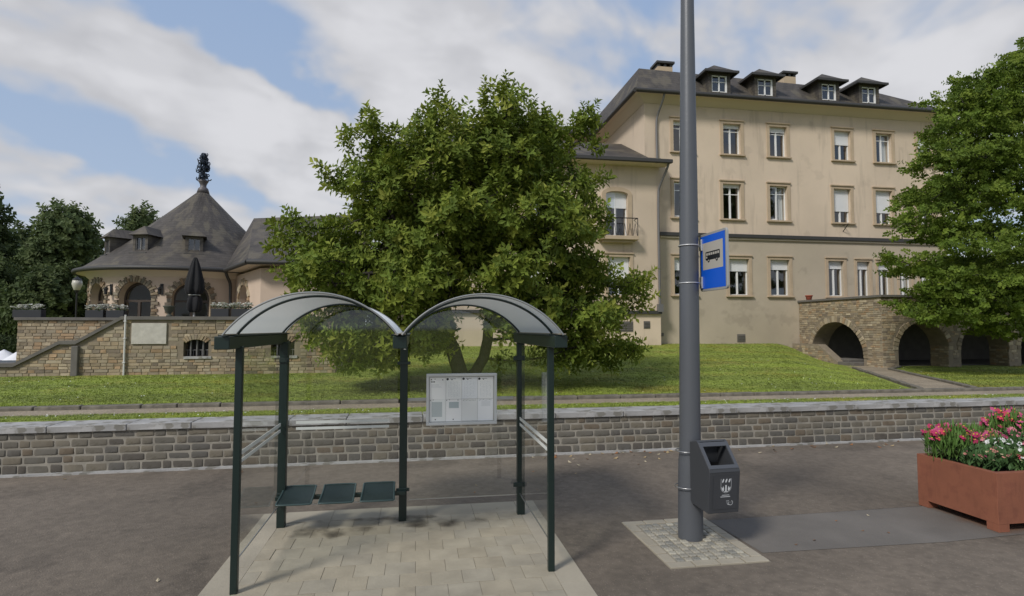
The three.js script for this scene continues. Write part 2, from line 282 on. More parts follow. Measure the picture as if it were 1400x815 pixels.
function frustumPush(out, q, d, c, r) { // q: four corners (Vector3, counter-clockwise seen from outside), d: outward vector
  const m = q[0].clone().add(q[1]).add(q[2]).add(q[3]).multiplyScalar(0.25);
  const f = q.map(v => v.clone().lerp(m, 0.05 + r() * 0.08).add(d).addScaledVector(d, (r() - 0.5) * 0.7));
  const quad = (a, b, e, h) => { for (const v of [a, b, e, a, e, h]) { out.pos.push(v.x, v.y, v.z); out.col.push(c[0], c[1], c[2]); } };
  quad(f[0], f[1], f[2], f[3]); for (let i = 0; i < 4; i++) { const j = (i + 1) % 4; quad(q[i], q[j], f[j], f[i]); }
}
function rubbleGeo(out) { const g = new THREE.BufferGeometry(); g.setAttribute('position', new THREE.Float32BufferAttribute(out.pos, 3)); g.setAttribute('color', new THREE.Float32BufferAttribute(out.col, 3)); g.computeVertexNormals(); return uvMetres(g); }
// coursed rubble on a plane: o origin, U along, N outward; ok(u0,u1,v0,v1) says if the stone may stand
function rubble(out, o, U, N, W, H, seed, { ch = [0.07, 0.13], cl = [0.16, 0.46], d = 0.014, ok = () => true, dark = 1, v0 = 0 } = {}) {
  const r = RNG(seed), Y = V(0, 1, 0), P = (u, v) => o.clone().addScaledVector(U, u).addScaledVector(Y, v);
  for (let v = v0; v < H;) {
    const h = Math.min(ch[0] + r() * (ch[1] - ch[0]), H - v); let u = -r() * 0.2;
    while (u < W) {
      const w = cl[0] + r() * r() * (cl[1] - cl[0]), a = Math.max(u, 0) + 0.005, b = Math.min(u + w, W) - 0.005;
      if (b - a > 0.05 && ok(a, b, v, v + h)) { const c = RUBBLE[Math.floor(r() * RUBBLE.length)], k = dark * (0.8 + r() * 0.4); const j = () => (r() - 0.5) * 0.014; frustumPush(out, [P(a + j(), v + 0.007 + j()), P(b + j(), v + 0.007 + j()), P(b + j(), v + h - 0.007 + j()), P(a + j(), v + h - 0.007 + j())], N.clone().multiplyScalar(d * (0.6 + r() * 0.8)), [c[0] * k * 1.25, c[1] * k * 1.22, c[2] * k * 1.17], r); }
      u += w;
    }
    v += h;
  }
}
function voussoirs(out, o, U, N, c, ys, a, rise, t, seed, d = 0.03, n = 19, t0 = 0, t1 = Math.PI, dark = 1) {
  const r = RNG(seed), P = (u, v) => o.clone().addScaledVector(U, u).add(V(0, v, 0));
  for (let i = 0; i < n; i++) {
    const A = t0 + (t1 - t0) * (i + 0.04) / n, B = t0 + (t1 - t0) * (i + 0.96) / n, q = t * (0.72 + r() * 0.5), k = dark * (0.75 + r() * 0.45), col = RUBBLE[Math.floor(r() * RUBBLE.length)];
    const at = (t, e) => P(c + (a + e) * Math.cos(t), ys + (rise + e) * Math.sin(t));
    frustumPush(out, [at(A, 0.005), at(A, q), at(B, q), at(B, 0.005)], N.clone().multiplyScalar(d * (0.7 + r() * 0.7)), [col[0] * k * 1.25, col[1] * k * 1.22, col[2] * k * 1.17], r);
  }
}

// ───────── low wall along the pavement ─────────
{
  const o = thing('low_stone_wall', 'long low wall of grey brown stone blocks with pale coping beside the pavement', 'wall', [2, 0, -11.38], 0.0165);
  part('mortar_core', box(-12, 15.5, 0, 0.71, -0.55, 0.007), M.mortarLow, o);
  part('footing_strip', box(-12, 15.5, -0.05, 0.028, 0.007, 0.13), M.coping, o);
  const r = RNG(42), far = [], hs = [0.162, 0.14, 0.135, 0.14, 0.125]; let y = 0.012, list = [];
  for (const h of hs) { let x = -12 - r() * 0.3; while (x < 15.5) { const w = 0.13 + r() * 0.25; list.push([x, y, w, h, r(), r(), r()]); x += w; } y += h; }
  list = list.filter(s => s[0] > -12 && s[0] + s[2] < 15.5);
  list.sort((a, b) => Math.abs(a[0] + a[2] / 2 + 0.2) - Math.abs(b[0] + b[2] / 2 + 0.2));
  list.forEach(([x, y, w, h, a, b, c], i) => {
    const g = stoneGeo[Math.floor(a * 5)], mi = y < 0.1 && b < 0.55 ? 7 : Math.floor(b * b * 0.6 * M.stones.length + c * 0.4 * M.stones.length) % M.stones.length, p = [x + w / 2, y + h / 2, -0.032 + a * 0.008], s = [w - 0.012, h - 0.01 - c * 0.012, 0.1];
    if (i < 300) { const m = new THREE.Mesh(g, M.stones[mi]); m.name = 'stone'; m.castShadow = m.receiveShadow = true; m.position.set(...p); m.scale.set(...s); o.add(m); }
    else { const q = g.clone().scale(...s).translate(...p).toNonIndexed(), n = q.attributes.position.count, col = new Float32Array(n * 3), k = M.stones[mi].color; for (let j = 0; j < n; j++) { col[j * 3] = k.r; col[j * 3 + 1] = k.g; col[j * 3 + 2] = k.b; } q.setAttribute('color', new THREE.BufferAttribute(col, 3)); far.push(q); }
  });
  for (const g of stoneGeo) if (!g.attributes.uv) { const p = g.attributes.position, uv = new Float32Array(p.count * 2); for (let i = 0; i < p.count; i++) { uv[i * 2] = p.getX(i) * 0.4 + p.getZ(i) * 0.1; uv[i * 2 + 1] = p.getY(i) * 0.2 + p.getZ(i) * 0.1; } g.setAttribute('uv', new THREE.BufferAttribute(uv, 2)); }
  const f = part('far_stones', mergeGeometries(far.map(g => { g.setAttribute('uv', new THREE.BufferAttribute(new Float32Array(g.attributes.position.count * 2), 2)); return g; })), M.rubble, o); f.userData.kind = 'stuff';
  const cs = [0, 1, 2].map(i => { const g = new RoundedBoxGeometry(1, 0.115, 0.64, 2, 0.014), p = g.attributes.position; for (let k = 0; k < p.count; k++) if (p.getZ(k) > 0.3) p.setZ(k, p.getZ(k) + (vnoise(p.getX(k) * 14 + i * 7, p.getY(k) * 30, 5) - 0.5) * 0.02); g.computeVertexNormals(); return g; });
  for (let x = -12; x < 15.4;) { const w = 1.0 + r() * 0.7; const m = part('coping_stone', cs[Math.floor(r() * 3)].clone(), M.coping, o); m.scale.x = w - 0.012; m.position.set(x + w / 2, 0.768 + (r() - 0.5) * 0.008, -0.26 + (r() - 0.5) * 0.012); x += w; }
}

// ───────── windows ─────────
// origin: bottom centre of the opening, on the outer wall face, facing +z
function windowUnit(w, h, { shut = 0, transom = 0, trimW = 0.15, set = 0.2, tilt = 0, curtain = 0, arch = 0, sill = true, trim = M.trim } = {}) {
  const f = 0.046, z0 = -set - 0.06, z1 = -set, x0 = -w / 2, x1 = w / 2, g = [];
  g.push(box(x0, x0 + f, 0, h, z0, z1), box(x1 - f, x1, 0, h, z0, z1), box(x0 + f, x1 - f, 0, f, z0, z1), box(x0 + f, x1 - f, h - f, h, z0, z1), box(-0.04, 0.04, f, h - f, z0, z1 + 0.012));
  if (transom) g.push(box(x0 + f, -0.04, h * transom - 0.018, h * transom + 0.018, z0 + 0.01, z1 - 0.006), box(0.04, x1 - f, h * transom - 0.018, h * transom + 0.018, z0 + 0.01, z1 - 0.006));
  const o = part('window', g, M.white);
  for (const s of [-1, 1]) {
    const a = s < 0 ? x0 + f : 0.04, b = s < 0 ? -0.04 : x1 - f;
    const p = part('pane', new THREE.PlaneGeometry(b - a, h - 2 * f).translate((a + b) / 2, h / 2, z0 + 0.03), M.glass, o);
    if (tilt && s < 0) { p.rotation.x = 0.06; part('casement', [box(a, a + 0.05, f, h - f, -set + 0.02, -set + 0.06), box(b - 0.05, b, f, h - f, -set + 0.02, -set + 0.06), box(a + 0.05, b - 0.05, f, f + 0.05, -set + 0.02, -set + 0.06), box(a + 0.05, b - 0.05, h - f - 0.05, h - f, -set + 0.02, -set + 0.06)].map(q => q.rotateZ(-0.02)), M.white, o); }
  }
  if (shut) part('roller_shutter', box(x0 + 0.015, x1 - 0.015, h * (1 - shut), h + 0.0, -set + 0.022, -set + 0.045), M.shutter, o);
  if (curtain) { const n = 24, pos = [], idx = []; for (let i = 0; i <= n; i++) { const x = mix(x0 + 0.03, x1 - 0.03, i / n), z = z0 - 0.12 + 0.03 * Math.sin(i * 1.7); pos.push(x, 0.05, z, x, h - 0.05, z); if (i < n) { if (curtain === 2 && i > 6 && i < 17) continue; const a = i * 2; idx.push(a, a + 2, a + 1, a + 1, a + 2, a + 3); } } const cg = new THREE.BufferGeometry(); cg.setAttribute('position', new THREE.Float32BufferAttribute(pos, 3)); cg.setIndex(idx); cg.computeVertexNormals(); part('curtain', cg, M.curtain, o); }
  const t = trimW;
  if (t) {
    const s = arch ? shapeOf(archPts(x0 - t, x1 + t, -0.02, h - arch, arch + t)) : shapeOf([[x0 - t, -0.02], [x1 + t, -0.02], [x1 + t, h + t], [x0 - t, h + t]]);
    hole(s, arch ? archPts(x0 + 0.004, x1 - 0.004, 0.0, h - arch, arch) : [[x0 + 0.004, 0.0], [x1 - 0.004, 0.0], [x1 - 0.004, h - 0.004], [x0 + 0.004, h - 0.004]]);
    part('surround', [ext(s, 0.075).translate(0, 0, -0.03)], trim, o);
    if (!arch) part('lintel_ledge', rbox(x0 - t - 0.03, x1 + t + 0.03, h + t - 0.02, h + t + 0.045, -0.01, 0.10, 0.008), trim, o);
  }
  if (sill) part('sill', rbox(x0 - t - 0.05, x1 + t + 0.05, -0.1, -0.021, -0.2, 0.13, 0.01), trim, o);
  return o;
}

// ───────── main building ─────────
{
  const o = thing('institutional_building', 'large cream stucco building with three storeys of windows and dark dormered roof', 'building');
  const X0 = 11.25, X1 = 28.6, ZF = -27, ZB = -39, Y0 = 0.6, YT = 14.0, YS = 7.12;
  const rows = [];
  // [x centre, sill, w, h, options]
  const F2 = 11.45, F1 = 8.1, G0 = 4.2;
  [[13.27, 0.12], [15.99, 0.13], [18.6, 0.17], [22.36, 0.46], [24.87, 0], [27.45, 0.4]].forEach(([x, s], i) => rows.push([x, F2, 1.0, 1.58, { shut: s, transom: 0.78, curtain: [0, 0, 0, 0, 2, 0][i] }]));
  [[13.27, 0], [15.93, 0.1], [18.55, 0], [22.25, 0.66], [24.75, 0.66], [27.35, 0.3]].forEach(([x, s], i) => rows.push([x, F1, 1.02, 1.8, { shut: s, transom: i === 1 ? 0.72 : 0.78, tilt: i === 2 || i === 0 ? 1 : 0, curtain: i === 2 ? 2 : 0 }]));
  [[13.27, 1.1, 0.34], [16.24, 1.1, 0.34], [18.52, 1.1, 0.28], [21.76, 0.92, 0.22], [23.38, 0.78, 0.22], [24.64, 0.78, 0.22], [25.93, 0.78, 0.25], [27.2, 0.78, 0.25]].forEach(([x, w, s], i) => rows.push([x, G0, w, 1.85, { shut: s, trimW: i > 3 ? 0.12 : 0.15, curtain: i > 5 ? 2 : 0 }]));
  const up = shapeOf([[X0, YS], [X1, YS], [X1, YT], [X0, YT]]), lo = shapeOf([[X0, Y0], [X1, Y0], [X1, YS], [X0, YS]]);
  for (const [x, y, w, h] of rows) hole(y > YS ? up : lo, [[x - w / 2, y], [x + w / 2, y], [x + w / 2, y + h], [x - w / 2, y + h]]);
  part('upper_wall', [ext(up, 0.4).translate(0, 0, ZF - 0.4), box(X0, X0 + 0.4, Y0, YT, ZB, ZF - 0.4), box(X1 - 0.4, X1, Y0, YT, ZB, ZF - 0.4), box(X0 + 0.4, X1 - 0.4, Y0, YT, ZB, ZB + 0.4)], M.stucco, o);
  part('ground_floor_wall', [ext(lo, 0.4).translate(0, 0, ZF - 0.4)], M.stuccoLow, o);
  part('room_floors', [G0 - 0.8, F1 - 0.8, F2 - 0.8, YT - 0.25].map(y => box(X0 + 0.41, X1 - 0.41, y, y + 0.2, ZB + 0.41, ZF - 0.41)).concat([box(X0 + 0.41, X1 - 0.41, Y0, YT - 0.3, ZF - 5, ZF - 4.8)]), M.room, o);
  for (const [x, y, w, h, p] of rows) { const m = windowUnit(w, h, p); m.position.set(x, y, ZF); o.add(m); }
  part('string_course', [rbox(11.95, X1 + 0.05, 7.12, 7.3, ZF - 0.02, ZF + 0.16, 0.012)], M.zinc, o);
  part('string_course_ledge', [rbox(11.98, X1 + 0.03, 7.02, 7.12, ZF - 0.02, ZF + 0.09, 0.01)], M.stuccoLow, o);
  // roof
  const e = 0.68, a = [V(X0 - e, 14.12, ZF + e), V(X1 + e, 14.12, ZF + e), V(X1 + e, 14.12, ZB - e), V(X0 - e, 14.12, ZB - e)];
  const b = [V(X0 + 0.05, 15.95, ZF - 0.75), V(X1 - 3.6, 15.75, ZF - 0.9), V(X1 - 3.6, 15.75, ZB + 0.8), V(X0 + 0.05, 15.95, ZB + 0.8)];
  const t0 = V(X0 + 3.4, 16.5, (ZF + ZB) / 2), t1 = V(X1 - 6, 16.5, (ZF + ZB) / 2);
  const roof = part('roof', poly([[a[0], a[1], b[1], b[0]], [a[1], a[2], b[2], b[1]], [a[2], a[3], b[3], b[2]], [a[3], a[0], b[0], b[3]], [b[0], b[1], t1, t0], [b[1], b[2], t1], [b[2], b[3], t0, t1], [b[3], b[0], t0]]), M.slate, o);
  part('soffit', poly([[V(X0 - e, 14.1, ZF + e), V(X0 - e, 14.1, ZB - e), V(X1 + e, 14.1, ZB - e), V(X1 + e, 14.1, ZF + e)]]), M.soffit, o);
  part('cove', [poly([[V(X0 - 0.5, 14.1, ZF + 0.5), V(X1 + 0.5, 14.1, ZF + 0.5), V(X1 + 0.01, 13.82, ZF + 0.01), V(X0 - 0.01, 13.82, ZF + 0.01)].reverse(), [V(X0 - 0.5, 14.1, ZB), V(X0 - 0.5, 14.1, ZF + 0.5), V(X0 - 0.01, 13.82, ZF + 0.01), V(X0 - 0.01, 13.82, ZB)].reverse()])], M.soffit, o);
  const gut = (x0, y0, z0, x1, y1, z1) => bar(V(x0, y0, z0), V(x1, y1, z1), 0.11, 0.11, 10);
  part('gutter', [gut(X0 - e - 0.05, 14.16, ZF + e + 0.07, X1 + e + 0.05, 14.16, ZF + e + 0.07), gut(X0 - e - 0.07, 14.16, ZF + e + 0.05, X0 - e - 0.07, 14.16, ZB - e)], M.zinc, o);
  part('drainpipe', [tube([V(12.02, 14.08, ZF + 0.7), V(12.0, 13.85, ZF + 0.6), V(11.9, 13.2, ZF + 0.16), V(11.86, 12.95, ZF + 0.1), V(11.86, 10.75, ZF + 0.1)], 0.055, 30, 8)], M.pipe, o);
  for (const [x0, x1] of [[13.7, 14.6], [21.7, 22.5]]) { const y = 16.3; const c = part('chimney', box(x0, x1, y - 0.6, 17.65, ZF - 4.6, ZF - 3.8), M.trim, roof); part('chimney_cap', [rbox(x0 - 0.1, x1 + 0.1, 17.82, 17.95, ZF - 4.7, ZF - 3.7, 0.01), ...[[x0, x0 + 0.15], [(x0 + x1) / 2 - 0.07, (x0 + x1) / 2 + 0.07], [x1 - 0.15, x1]].map(([u, v]) => box(u, v, 17.65, 17.82, ZF - 4.6, ZF - 3.8))], M.zinc, o); }
  for (const x of [15.08, 17.62, 21.27, 23.64]) { // dormers
    const zf = ZF + 0.5, w = 0.6, y0 = 14.1, y1 = 15.46, zb = ZF - 1.6, r = 0.3;
    const d = part('dormer', [box(x - w, x - 0.42, y0, y1, zf - 0.15, zf), box(x + 0.42, x + w, y0, y1, zf - 0.15, zf), box(x - 0.42, x + 0.42, y1 - 0.16, y1, zf - 0.15, zf), box(x - 0.42, x + 0.42, y0, y0 + 0.34, zf - 0.15, zf), box(x - w, x - w + 0.06, y0, y1, zb, zf - 0.15), box(x + w - 0.06, x + w, y0, y1, zb, zf - 0.15)], M.slate, o);
    const A = V(x - w - r, y1 - 0.02, zf + r), B = V(x + w + r, y1 - 0.02, zf + r), C = V(x + w + r, y1 - 0.02, zb), D = V(x - w - r, y1 - 0.02, zb), P = V(x, y1 + 0.6, zf - 0.5), Q = V(x, y1 + 0.6, zb);
    part('dormer_roof', poly([[A, B, P], [B, C, Q, P], [D, A, P, Q], [A, D, C, B]]), M.slate, d);
    part('dormer_eave', [box(A.x - 0.02, B.x + 0.02, y1 - 0.1, y1 + 0.015, zf + r - 0.06, zf + r + 0.02), box(A.x - 0.02, A.x + 0.06, y1 - 0.1, y1 + 0.015, zb, zf + r - 0.06), box(B.x - 0.06, B.x + 0.02, y1 - 0.1, y1 + 0.015, zb, zf + r - 0.06)], M.zinc, d);
    part('dormer_sash', [box(x - 0.42, x - 0.36, y0 + 0.34, y1 - 0.16, zf - 0.1, zf - 0.05), box(x + 0.34, x + 0.42, y0 + 0.34, y1 - 0.16, zf - 0.1, zf - 0.03), box(x - 0.03, x + 0.03, y0 + 0.34, y1 - 0.16, zf - 0.1, zf - 0.04), box(x - 0.36, x + 0.34, y1 - 0.5, y1 - 0.47, zf - 0.09, zf - 0.055), box(x - 0.36, x + 0.34, y0 + 0.34, y0 + 0.39, zf - 0.1, zf - 0.04), box(x - 0.36, x + 0.34, y1 - 0.21, y1 - 0.16, zf - 0.1, zf - 0.04)], M.white, d);
    part('dormer_pane', new THREE.PlaneGeometry(0.72, 0.8).translate(x, (y0 + 0.34 + y1 - 0.16) / 2, zf - 0.075), M.glass, d);
    part('dormer_back', box(x - w + 0.07, x + w - 0.07, y0, y1 - 0.03, zf - 1.0, zf - 0.95), M.room, d);
  }
  for (const [x0, x1, y0, y1] of [[16.06, 16.5, 1.82, 2.22], [11.93, 12.12, 2.12, 2.29]]) part('vent_grille', [box(x0, x1, y0, y1, ZF, ZF + 0.02), ...[0.2, 0.4, 0.6, 0.8].map(t => box(x0 + 0.02, x1 - 0.02, mix(y0, y1, t) - 0.015, mix(y0, y1, t) + 0.015, ZF + 0.02, ZF + 0.045))], M.copingDark, o);
  part('hanging_bracket', [bar(V(22.25, 7.95, ZF), V(22.25, 7.95, ZF + 0.4), 0.02), bar(V(22.25, 7.62, ZF), V(22.25, 7.94, ZF + 0.38), 0.02)], M.iron, o);
}

// ───────── two-storey wing left of it ─────────
{
  const o = thing('side_wing', 'lower cream stucco wing with arched balcony window behind the big tree', 'building');
  const X0 = -1.5, X1 = 11.72, ZF = -26.4, ZB = -33.4, Y0 = 0.6, YT = 10.45, s = shapeOf([[X0, Y0], [X1, Y0], [X1, YT], [X0, YT]]);
  const fw = [9.55, 5.6, 1.6].map(x => [x, 6.93, 1.12, 2.2, { arch: 0.16, shut: 0.36, set: 0.24, sill: false, trimW: 0.2, tilt: 1 }]), gw = [9.63, 5.6, 1.6].map(x => [x, 4.1, 1.12, 1.85, { shut: 0.6 }]);
  for (const [x, y, w, h, p] of [...fw, ...gw]) hole(s, p.arch ? archPts(x - w / 2, x + w / 2, y, y + h - p.arch, p.arch) : [[x - w / 2, y], [x + w / 2, y], [x + w / 2, y + h], [x - w / 2, y + h]]);
  part('wall', [ext(s, 0.58).translate(0, 0, ZF - 0.58), box(X0, X0 + 0.4, Y0, YT, ZB, ZF - 0.585), box(X0 + 0.4, 11.2, Y0, YT, ZB, ZB + 0.3)], M.stucco, o);
  part('room_floors', [box(X0 + 0.41, 11.2, 3.3, 3.5, ZB + 0.31, ZF - 0.6), box(X0 + 0.41, 11.2, 6.6, 6.8, ZB + 0.31, ZF - 0.6), box(X0 + 0.41, 11.2, 10, 10.2, ZB + 0.31, ZF - 0.6), box(X0 + 0.41, 11.2, 0.6, 10, ZF - 4, ZF - 3.8)], M.room, o);
  for (const [x, y, w, h, p] of [...fw, ...gw]) { const m = windowUnit(w, h, p); m.position.set(x, y, ZF); o.add(m); }
  const zr = -30.2, yr = 12.75, e = V(0, 0, 0);
  const A = V(X0 - 0.6, 10.5, ZF + 0.7), B = V(11.22, 10.5, ZF + 0.7), C = V(11.22, yr, zr), D = V(X0 + 3, yr, zr), E = V(X0 - 0.6, 10.5, ZB), Fp = V(11.22, 10.5, ZB), G = V(12.05, 10.5, ZF + 0.7), Hh = V(12.05, 11.05, -26.99), I = V(11.22, 11.05, -26.99);
  part('roof', poly([[A, B, C, D], [E, A, D], [Fp, E, D, C], [B, G, Hh, I]]), M.slate, o);
  part('soffit', [box(X0 - 0.58, 12.02, 10.4, 10.46, ZF + 0.002, ZF + 0.68)], M.soffit, o);
  part('gutter', [rbox(X0 - 0.6, 12.08, 10.4, 10.58, ZF + 0.68, ZF + 0.85, 0.03)], M.zinc, o);
  part('drainpipe', [tube([V(11.93, 10.42, ZF + 0.66), V(11.9, 10.2, ZF + 0.55), V(11.66, 9.3, ZF + 0.1), V(11.64, 9, ZF + 0.08), V(11.64, 3.7, ZF + 0.08)], 0.06, 40, 8), box(11.52, 11.78, 3.3, 3.68, ZF + 0.0, ZF + 0.2)], M.pipe, o);
  part('belt_ledge', [rbox(X0, 11.74, 3.2, 3.36, ZF - 0.02, ZF + 0.14, 0.01)], M.zinc, o);
  for (const x of [9.55]) {
    const b = part('balcony', [rbox(x - 1.0, x + 0.92, 6.72, 6.9, ZF - 0.05, ZF + 0.5, 0.012), rbox(x - 0.8, x + 0.72, 6.6, 6.72, ZF - 0.05, ZF + 0.3, 0.01)], M.trim, o);
    const g = [bar(V(x - 0.95, 7.75, ZF + 0.45), V(x + 0.87, 7.75, ZF + 0.45), 0.025), bar(V(x + 0.87, 7.75, ZF + 0.45), V(x + 0.87, 7.75, ZF), 0.02), bar(V(x - 0.95, 7.75, ZF + 0.45), V(x - 0.95, 7.75, ZF), 0.02), bar(V(x - 0.95, 6.9, ZF + 0.45), V(x - 0.95, 7.75, ZF + 0.45), 0.02), bar(V(x + 0.87, 6.9, ZF + 0.45), V(x + 0.87, 7.75, ZF + 0.45), 0.02)];
    for (let i = 0; i < 7; i++) { const u = x - 0.95 + (i + 0.5) * 0.26; g.push(bar(V(u - 0.1, 6.9, ZF + 0.45), V(u, 7.5, ZF + 0.45), 0.011), bar(V(u + 0.1, 6.9, ZF + 0.45), V(u, 7.5, ZF + 0.45), 0.011), bar(V(u + 0.13, 6.9, ZF + 0.45), V(u + 0.13, 7.75, ZF + 0.45), 0.009)); }
    part('railing', g, M.iron, b);
  }
  for (const [x0, x1, y0, y1] of [[10.84, 11.16, 2.5, 2.86], [9.5, 10.3, 2.35, 2.85]]) part('vent_grille', [box(x0, x1, y0, y1, ZF, ZF + 0.02), ...[0.2, 0.4, 0.6, 0.8].map(t => box(x0 + 0.02, x1 - 0.02, mix(y0, y1, t) - 0.015, mix(y0, y1, t) + 0.015, ZF + 0.02, ZF + 0.045))], M.copingDark, o);
}
// ───────── taller block further back ─────────
{
  const o = thing('rear_block', 'tall cream block set back behind the tree top, dark eave', 'building');
  const X0 = 2.5, X1 = 11.2, ZF = -34, ZB = -43, s = shapeOf([[X0, 1], [X1, 1], [X1, 14.2], [X0, 14.2]]), ws = [9.3, 6.8, 4.3].map(x => [x, 11.9, 1.0, 1.5, { shut: 0.1 }]);
  for (const [x, y, w, h] of ws) hole(s, [[x - w / 2, y], [x + w / 2, y], [x + w / 2, y + h], [x - w / 2, y + h]]);
  part('wall', [ext(s, 0.4).translate(0, 0, ZF - 0.4), box(X0, X0 + 0.4, 1, 14.2, ZB, ZF - 0.4), box(X1 - 0.4, X1, 1, 14.2, ZB, ZF - 0.4), box(X0 + 0.4, X1 - 0.4, 1, 14.2, ZB, ZB + 0.3)], M.stucco, o);
  part('room_floors', [box(X0 + 0.41, X1 - 0.41, 11, 11.2, ZB + 0.31, ZF - 0.41), box(X0 + 0.41, X1 - 0.41, 1, 14, ZF - 4, ZF - 3.8)], M.room, o);
  for (const [x, y, w, h, p] of ws) { const m = windowUnit(w, h, p); m.position.set(x, y, ZF); o.add(m); }
  const a = [V(X0 - 0.8, 14.3, ZF + 0.8), V(X1 - 0.15, 14.3, ZF + 0.8), V(X1 - 0.15, 14.3, ZB), V(X0 - 0.8, 14.3, ZB)], p = V(X0 + 3, 16.6, -38.5), q = V(X1 - 0.15, 16.6, -38.5);
  part('roof', poly([[a[0], a[1], q, p], [a[1], a[2], q], [a[2], a[3], p, q], [a[3], a[0], p]]), M.slate, o);
  part('soffit', [box(X0 - 0.8, X1 - 0.16, 14.2, 14.27, ZF + 0.01, ZF + 0.78)], M.soffit, o);
  part('gutter', [rbox(X0 - 0.85, X1 - 0.1, 14.2, 14.38, ZF + 0.78, ZF + 0.93, 0.03)], M.zinc, o);
}
// ───────── stone arcade on the right ─────────
{
  const o = thing('stone_arcade', 'brown rubble stone arcade with round arches in front of the cream building', 'arcade');
  const XA = 19.55, ZC = -21.65, ZB = -26.98, YT = 3.84, Y0 = 0.55, XE = 34, T = 0.9;
  // side wall (faces -x), arch centred at z = -24.4
  const sz = -24.42, sa = 1.72, sy = 1.18, sr = 1.62;
  const side = shapeOf([[ZC + 27 - T, Y0], [0.02, Y0], [0.02, YT], [ZC + 27 - T, YT]]);
  hole(side, archPts(sz + 27 - sa, sz + 27 + sa, Y0 + 0.02, sy, sr, 22));
  const sideG = ext(side, T).rotateY(-Math.PI / 2).translate(XA + T, 0, -27); // u -> z
  const front = shapeOf([[XA, Y0], [XE, Y0], [XE, YT], [XA, YT]]), arches = [21.56, 24.66, 27.76, 30.86].map(x => [x, 1.24, 1.58, 1.2]);
  for (const [x, a, ys, r] of arches) hole(front, archPts(x - a, x + a, Y0 + 0.02, ys, r, 20));
  const frontG = ext(front, T).translate(0, 0, ZC - T);
  part('wall', [sideG, frontG, box(XA + T, XE, Y0, YT, ZB + 0.0, ZB + 0.3)], M.mortar, o);
  const out = { pos: [], col: [] };
  const inArch = (c, a, ys, r, e) => (u0, u1, v0, v1) => { for (const u of [u0, (u0 + u1) / 2, u1]) for (const v of [v0, v1]) { const d = Math.abs(u - c); if (v < ys ? d < a + e * 0.3 : (d / (a + e)) ** 2 + ((v - ys) / (r + e)) ** 2 < 1) return false; } return true; };
  { const f = inArch(sz - ZB, sa, sy - Y0, sr, 0.26); rubble(out, V(XA, Y0, ZB), V(0, 0, 1), V(-1, 0, 0), ZC - ZB, YT - Y0, 61, { ok: f }); voussoirs(out, V(XA, Y0, ZB), V(0, 0, 1), V(-1, 0, 0), sz - ZB, sy - Y0, sa, sr, 0.26, 62, 0.03, 34); }
  { const fs = arches.map(([x, a, ys, r]) => inArch(x - XA, a, ys - Y0, r, 0.24)); rubble(out, V(XA, Y0, ZC), V(1, 0, 0), V(0, 0, 1), XE - XA, YT - Y0, 63, { ok: (...q) => fs.every(f => f(...q)) }); for (const [x, a, ys, r] of arches) voussoirs(out, V(XA, Y0, ZC), V(1, 0, 0), V(0, 0, 1), x - XA, ys - Y0, a, r, 0.24, 64 + x, 0.03, 24); }
  for (const [x, a] of arches) rubble(out, V(x + a, Y0, ZC - T), V(0, 0, 1), V(-1, 0, 0), T, 1.2, 70 + x, { cl: [0.2, 0.4] });
  { const q = part('rubble_stones', rubbleGeo(out), M.rubble, o, true); q.userData.kind = 'stuff'; }
  part('coping', [rbox(XA - 0.09, XA + T + 0.05, YT, YT + 0.1, ZB, ZC + 0.1, 0.01), rbox(XA + T + 0.05, XE, YT, YT + 0.1, ZC - T, ZC + 0.1, 0.01)], M.copingDark, o);
  part('roof_slab', box(XA + T, XE, YT - 0.3, YT - 0.02, ZB + 0.3, ZC - T), M.copingDark, o);  // dark stone tone, with shade under the arches put into the colour
  part('inner_wall', [box(XA + T, XE, 0.86, YT - 0.31, ZB + 0.3, ZB + 0.34), box(XE - 0.3, XE - 0.01, Y0, YT - 0.01, ZB + 0.35, ZC - T - 0.001)], M.copingDark, o);  // dark stone deepened to paint in shade; unseen end wall added to block light
  part('floor', box(XA + T, XE, 0.6, 0.86, ZB + 0.3, ZC - T), M.copingDark, o);  // floor colour darkened as well, painting the shade inside the arcade
  // dwarf wall in front of the side arch and steps
  const dw = { pos: [], col: [] }; rubble(dw, V(XA - 0.42, 0.7, ZB), V(0, 0, 1), V(-1, 0, 0), 3.2, 1.05, 75, { ok: (u0, u1, v0, v1) => v1 < (u1 < 1.9 ? 1.05 : 1.05 - (u1 - 1.9) * 0.62) });
  part('dwarf_wall', ext(shapeOf([[0, 0.5], [3.2, 0.5], [3.2, 0.95], [1.9, 1.74], [0, 1.74]]), 0.4).rotateY(-Math.PI / 2).translate(XA - 0.02, 0, ZB), M.mortar, o);
  { const q = part('dwarf_wall_stones', rubbleGeo(dw), M.rubble, o, true); q.userData.kind = 'stuff'; }
  part('step', [rbox(XA - 0.5, XA + T, 0.7, 1.0, -23.7, -22.75, 0.02), rbox(XA - 0.1, XA + T, 1.0, 1.1, -24.9, -23.5, 0.02)], M.copingDark, o);
}
tag(part('red_flower_pot', [new THREE.LatheGeometry([[0.0, 0], [0.12, 0], [0.15, 0.2], [0.18, 0.2], [0.18, 0.26], [0.15, 0.26], [0.14, 0.22], [0, 0.22]].map(p => new THREE.Vector2(...p)), 14).translate(19.85, 3.94, -26.6)], std({ color: lin(0.3, 0.075, 0.04), roughness: 0.85 }), scene), 'small terracotta pot on the arcade coping against the building', 'flower pot');

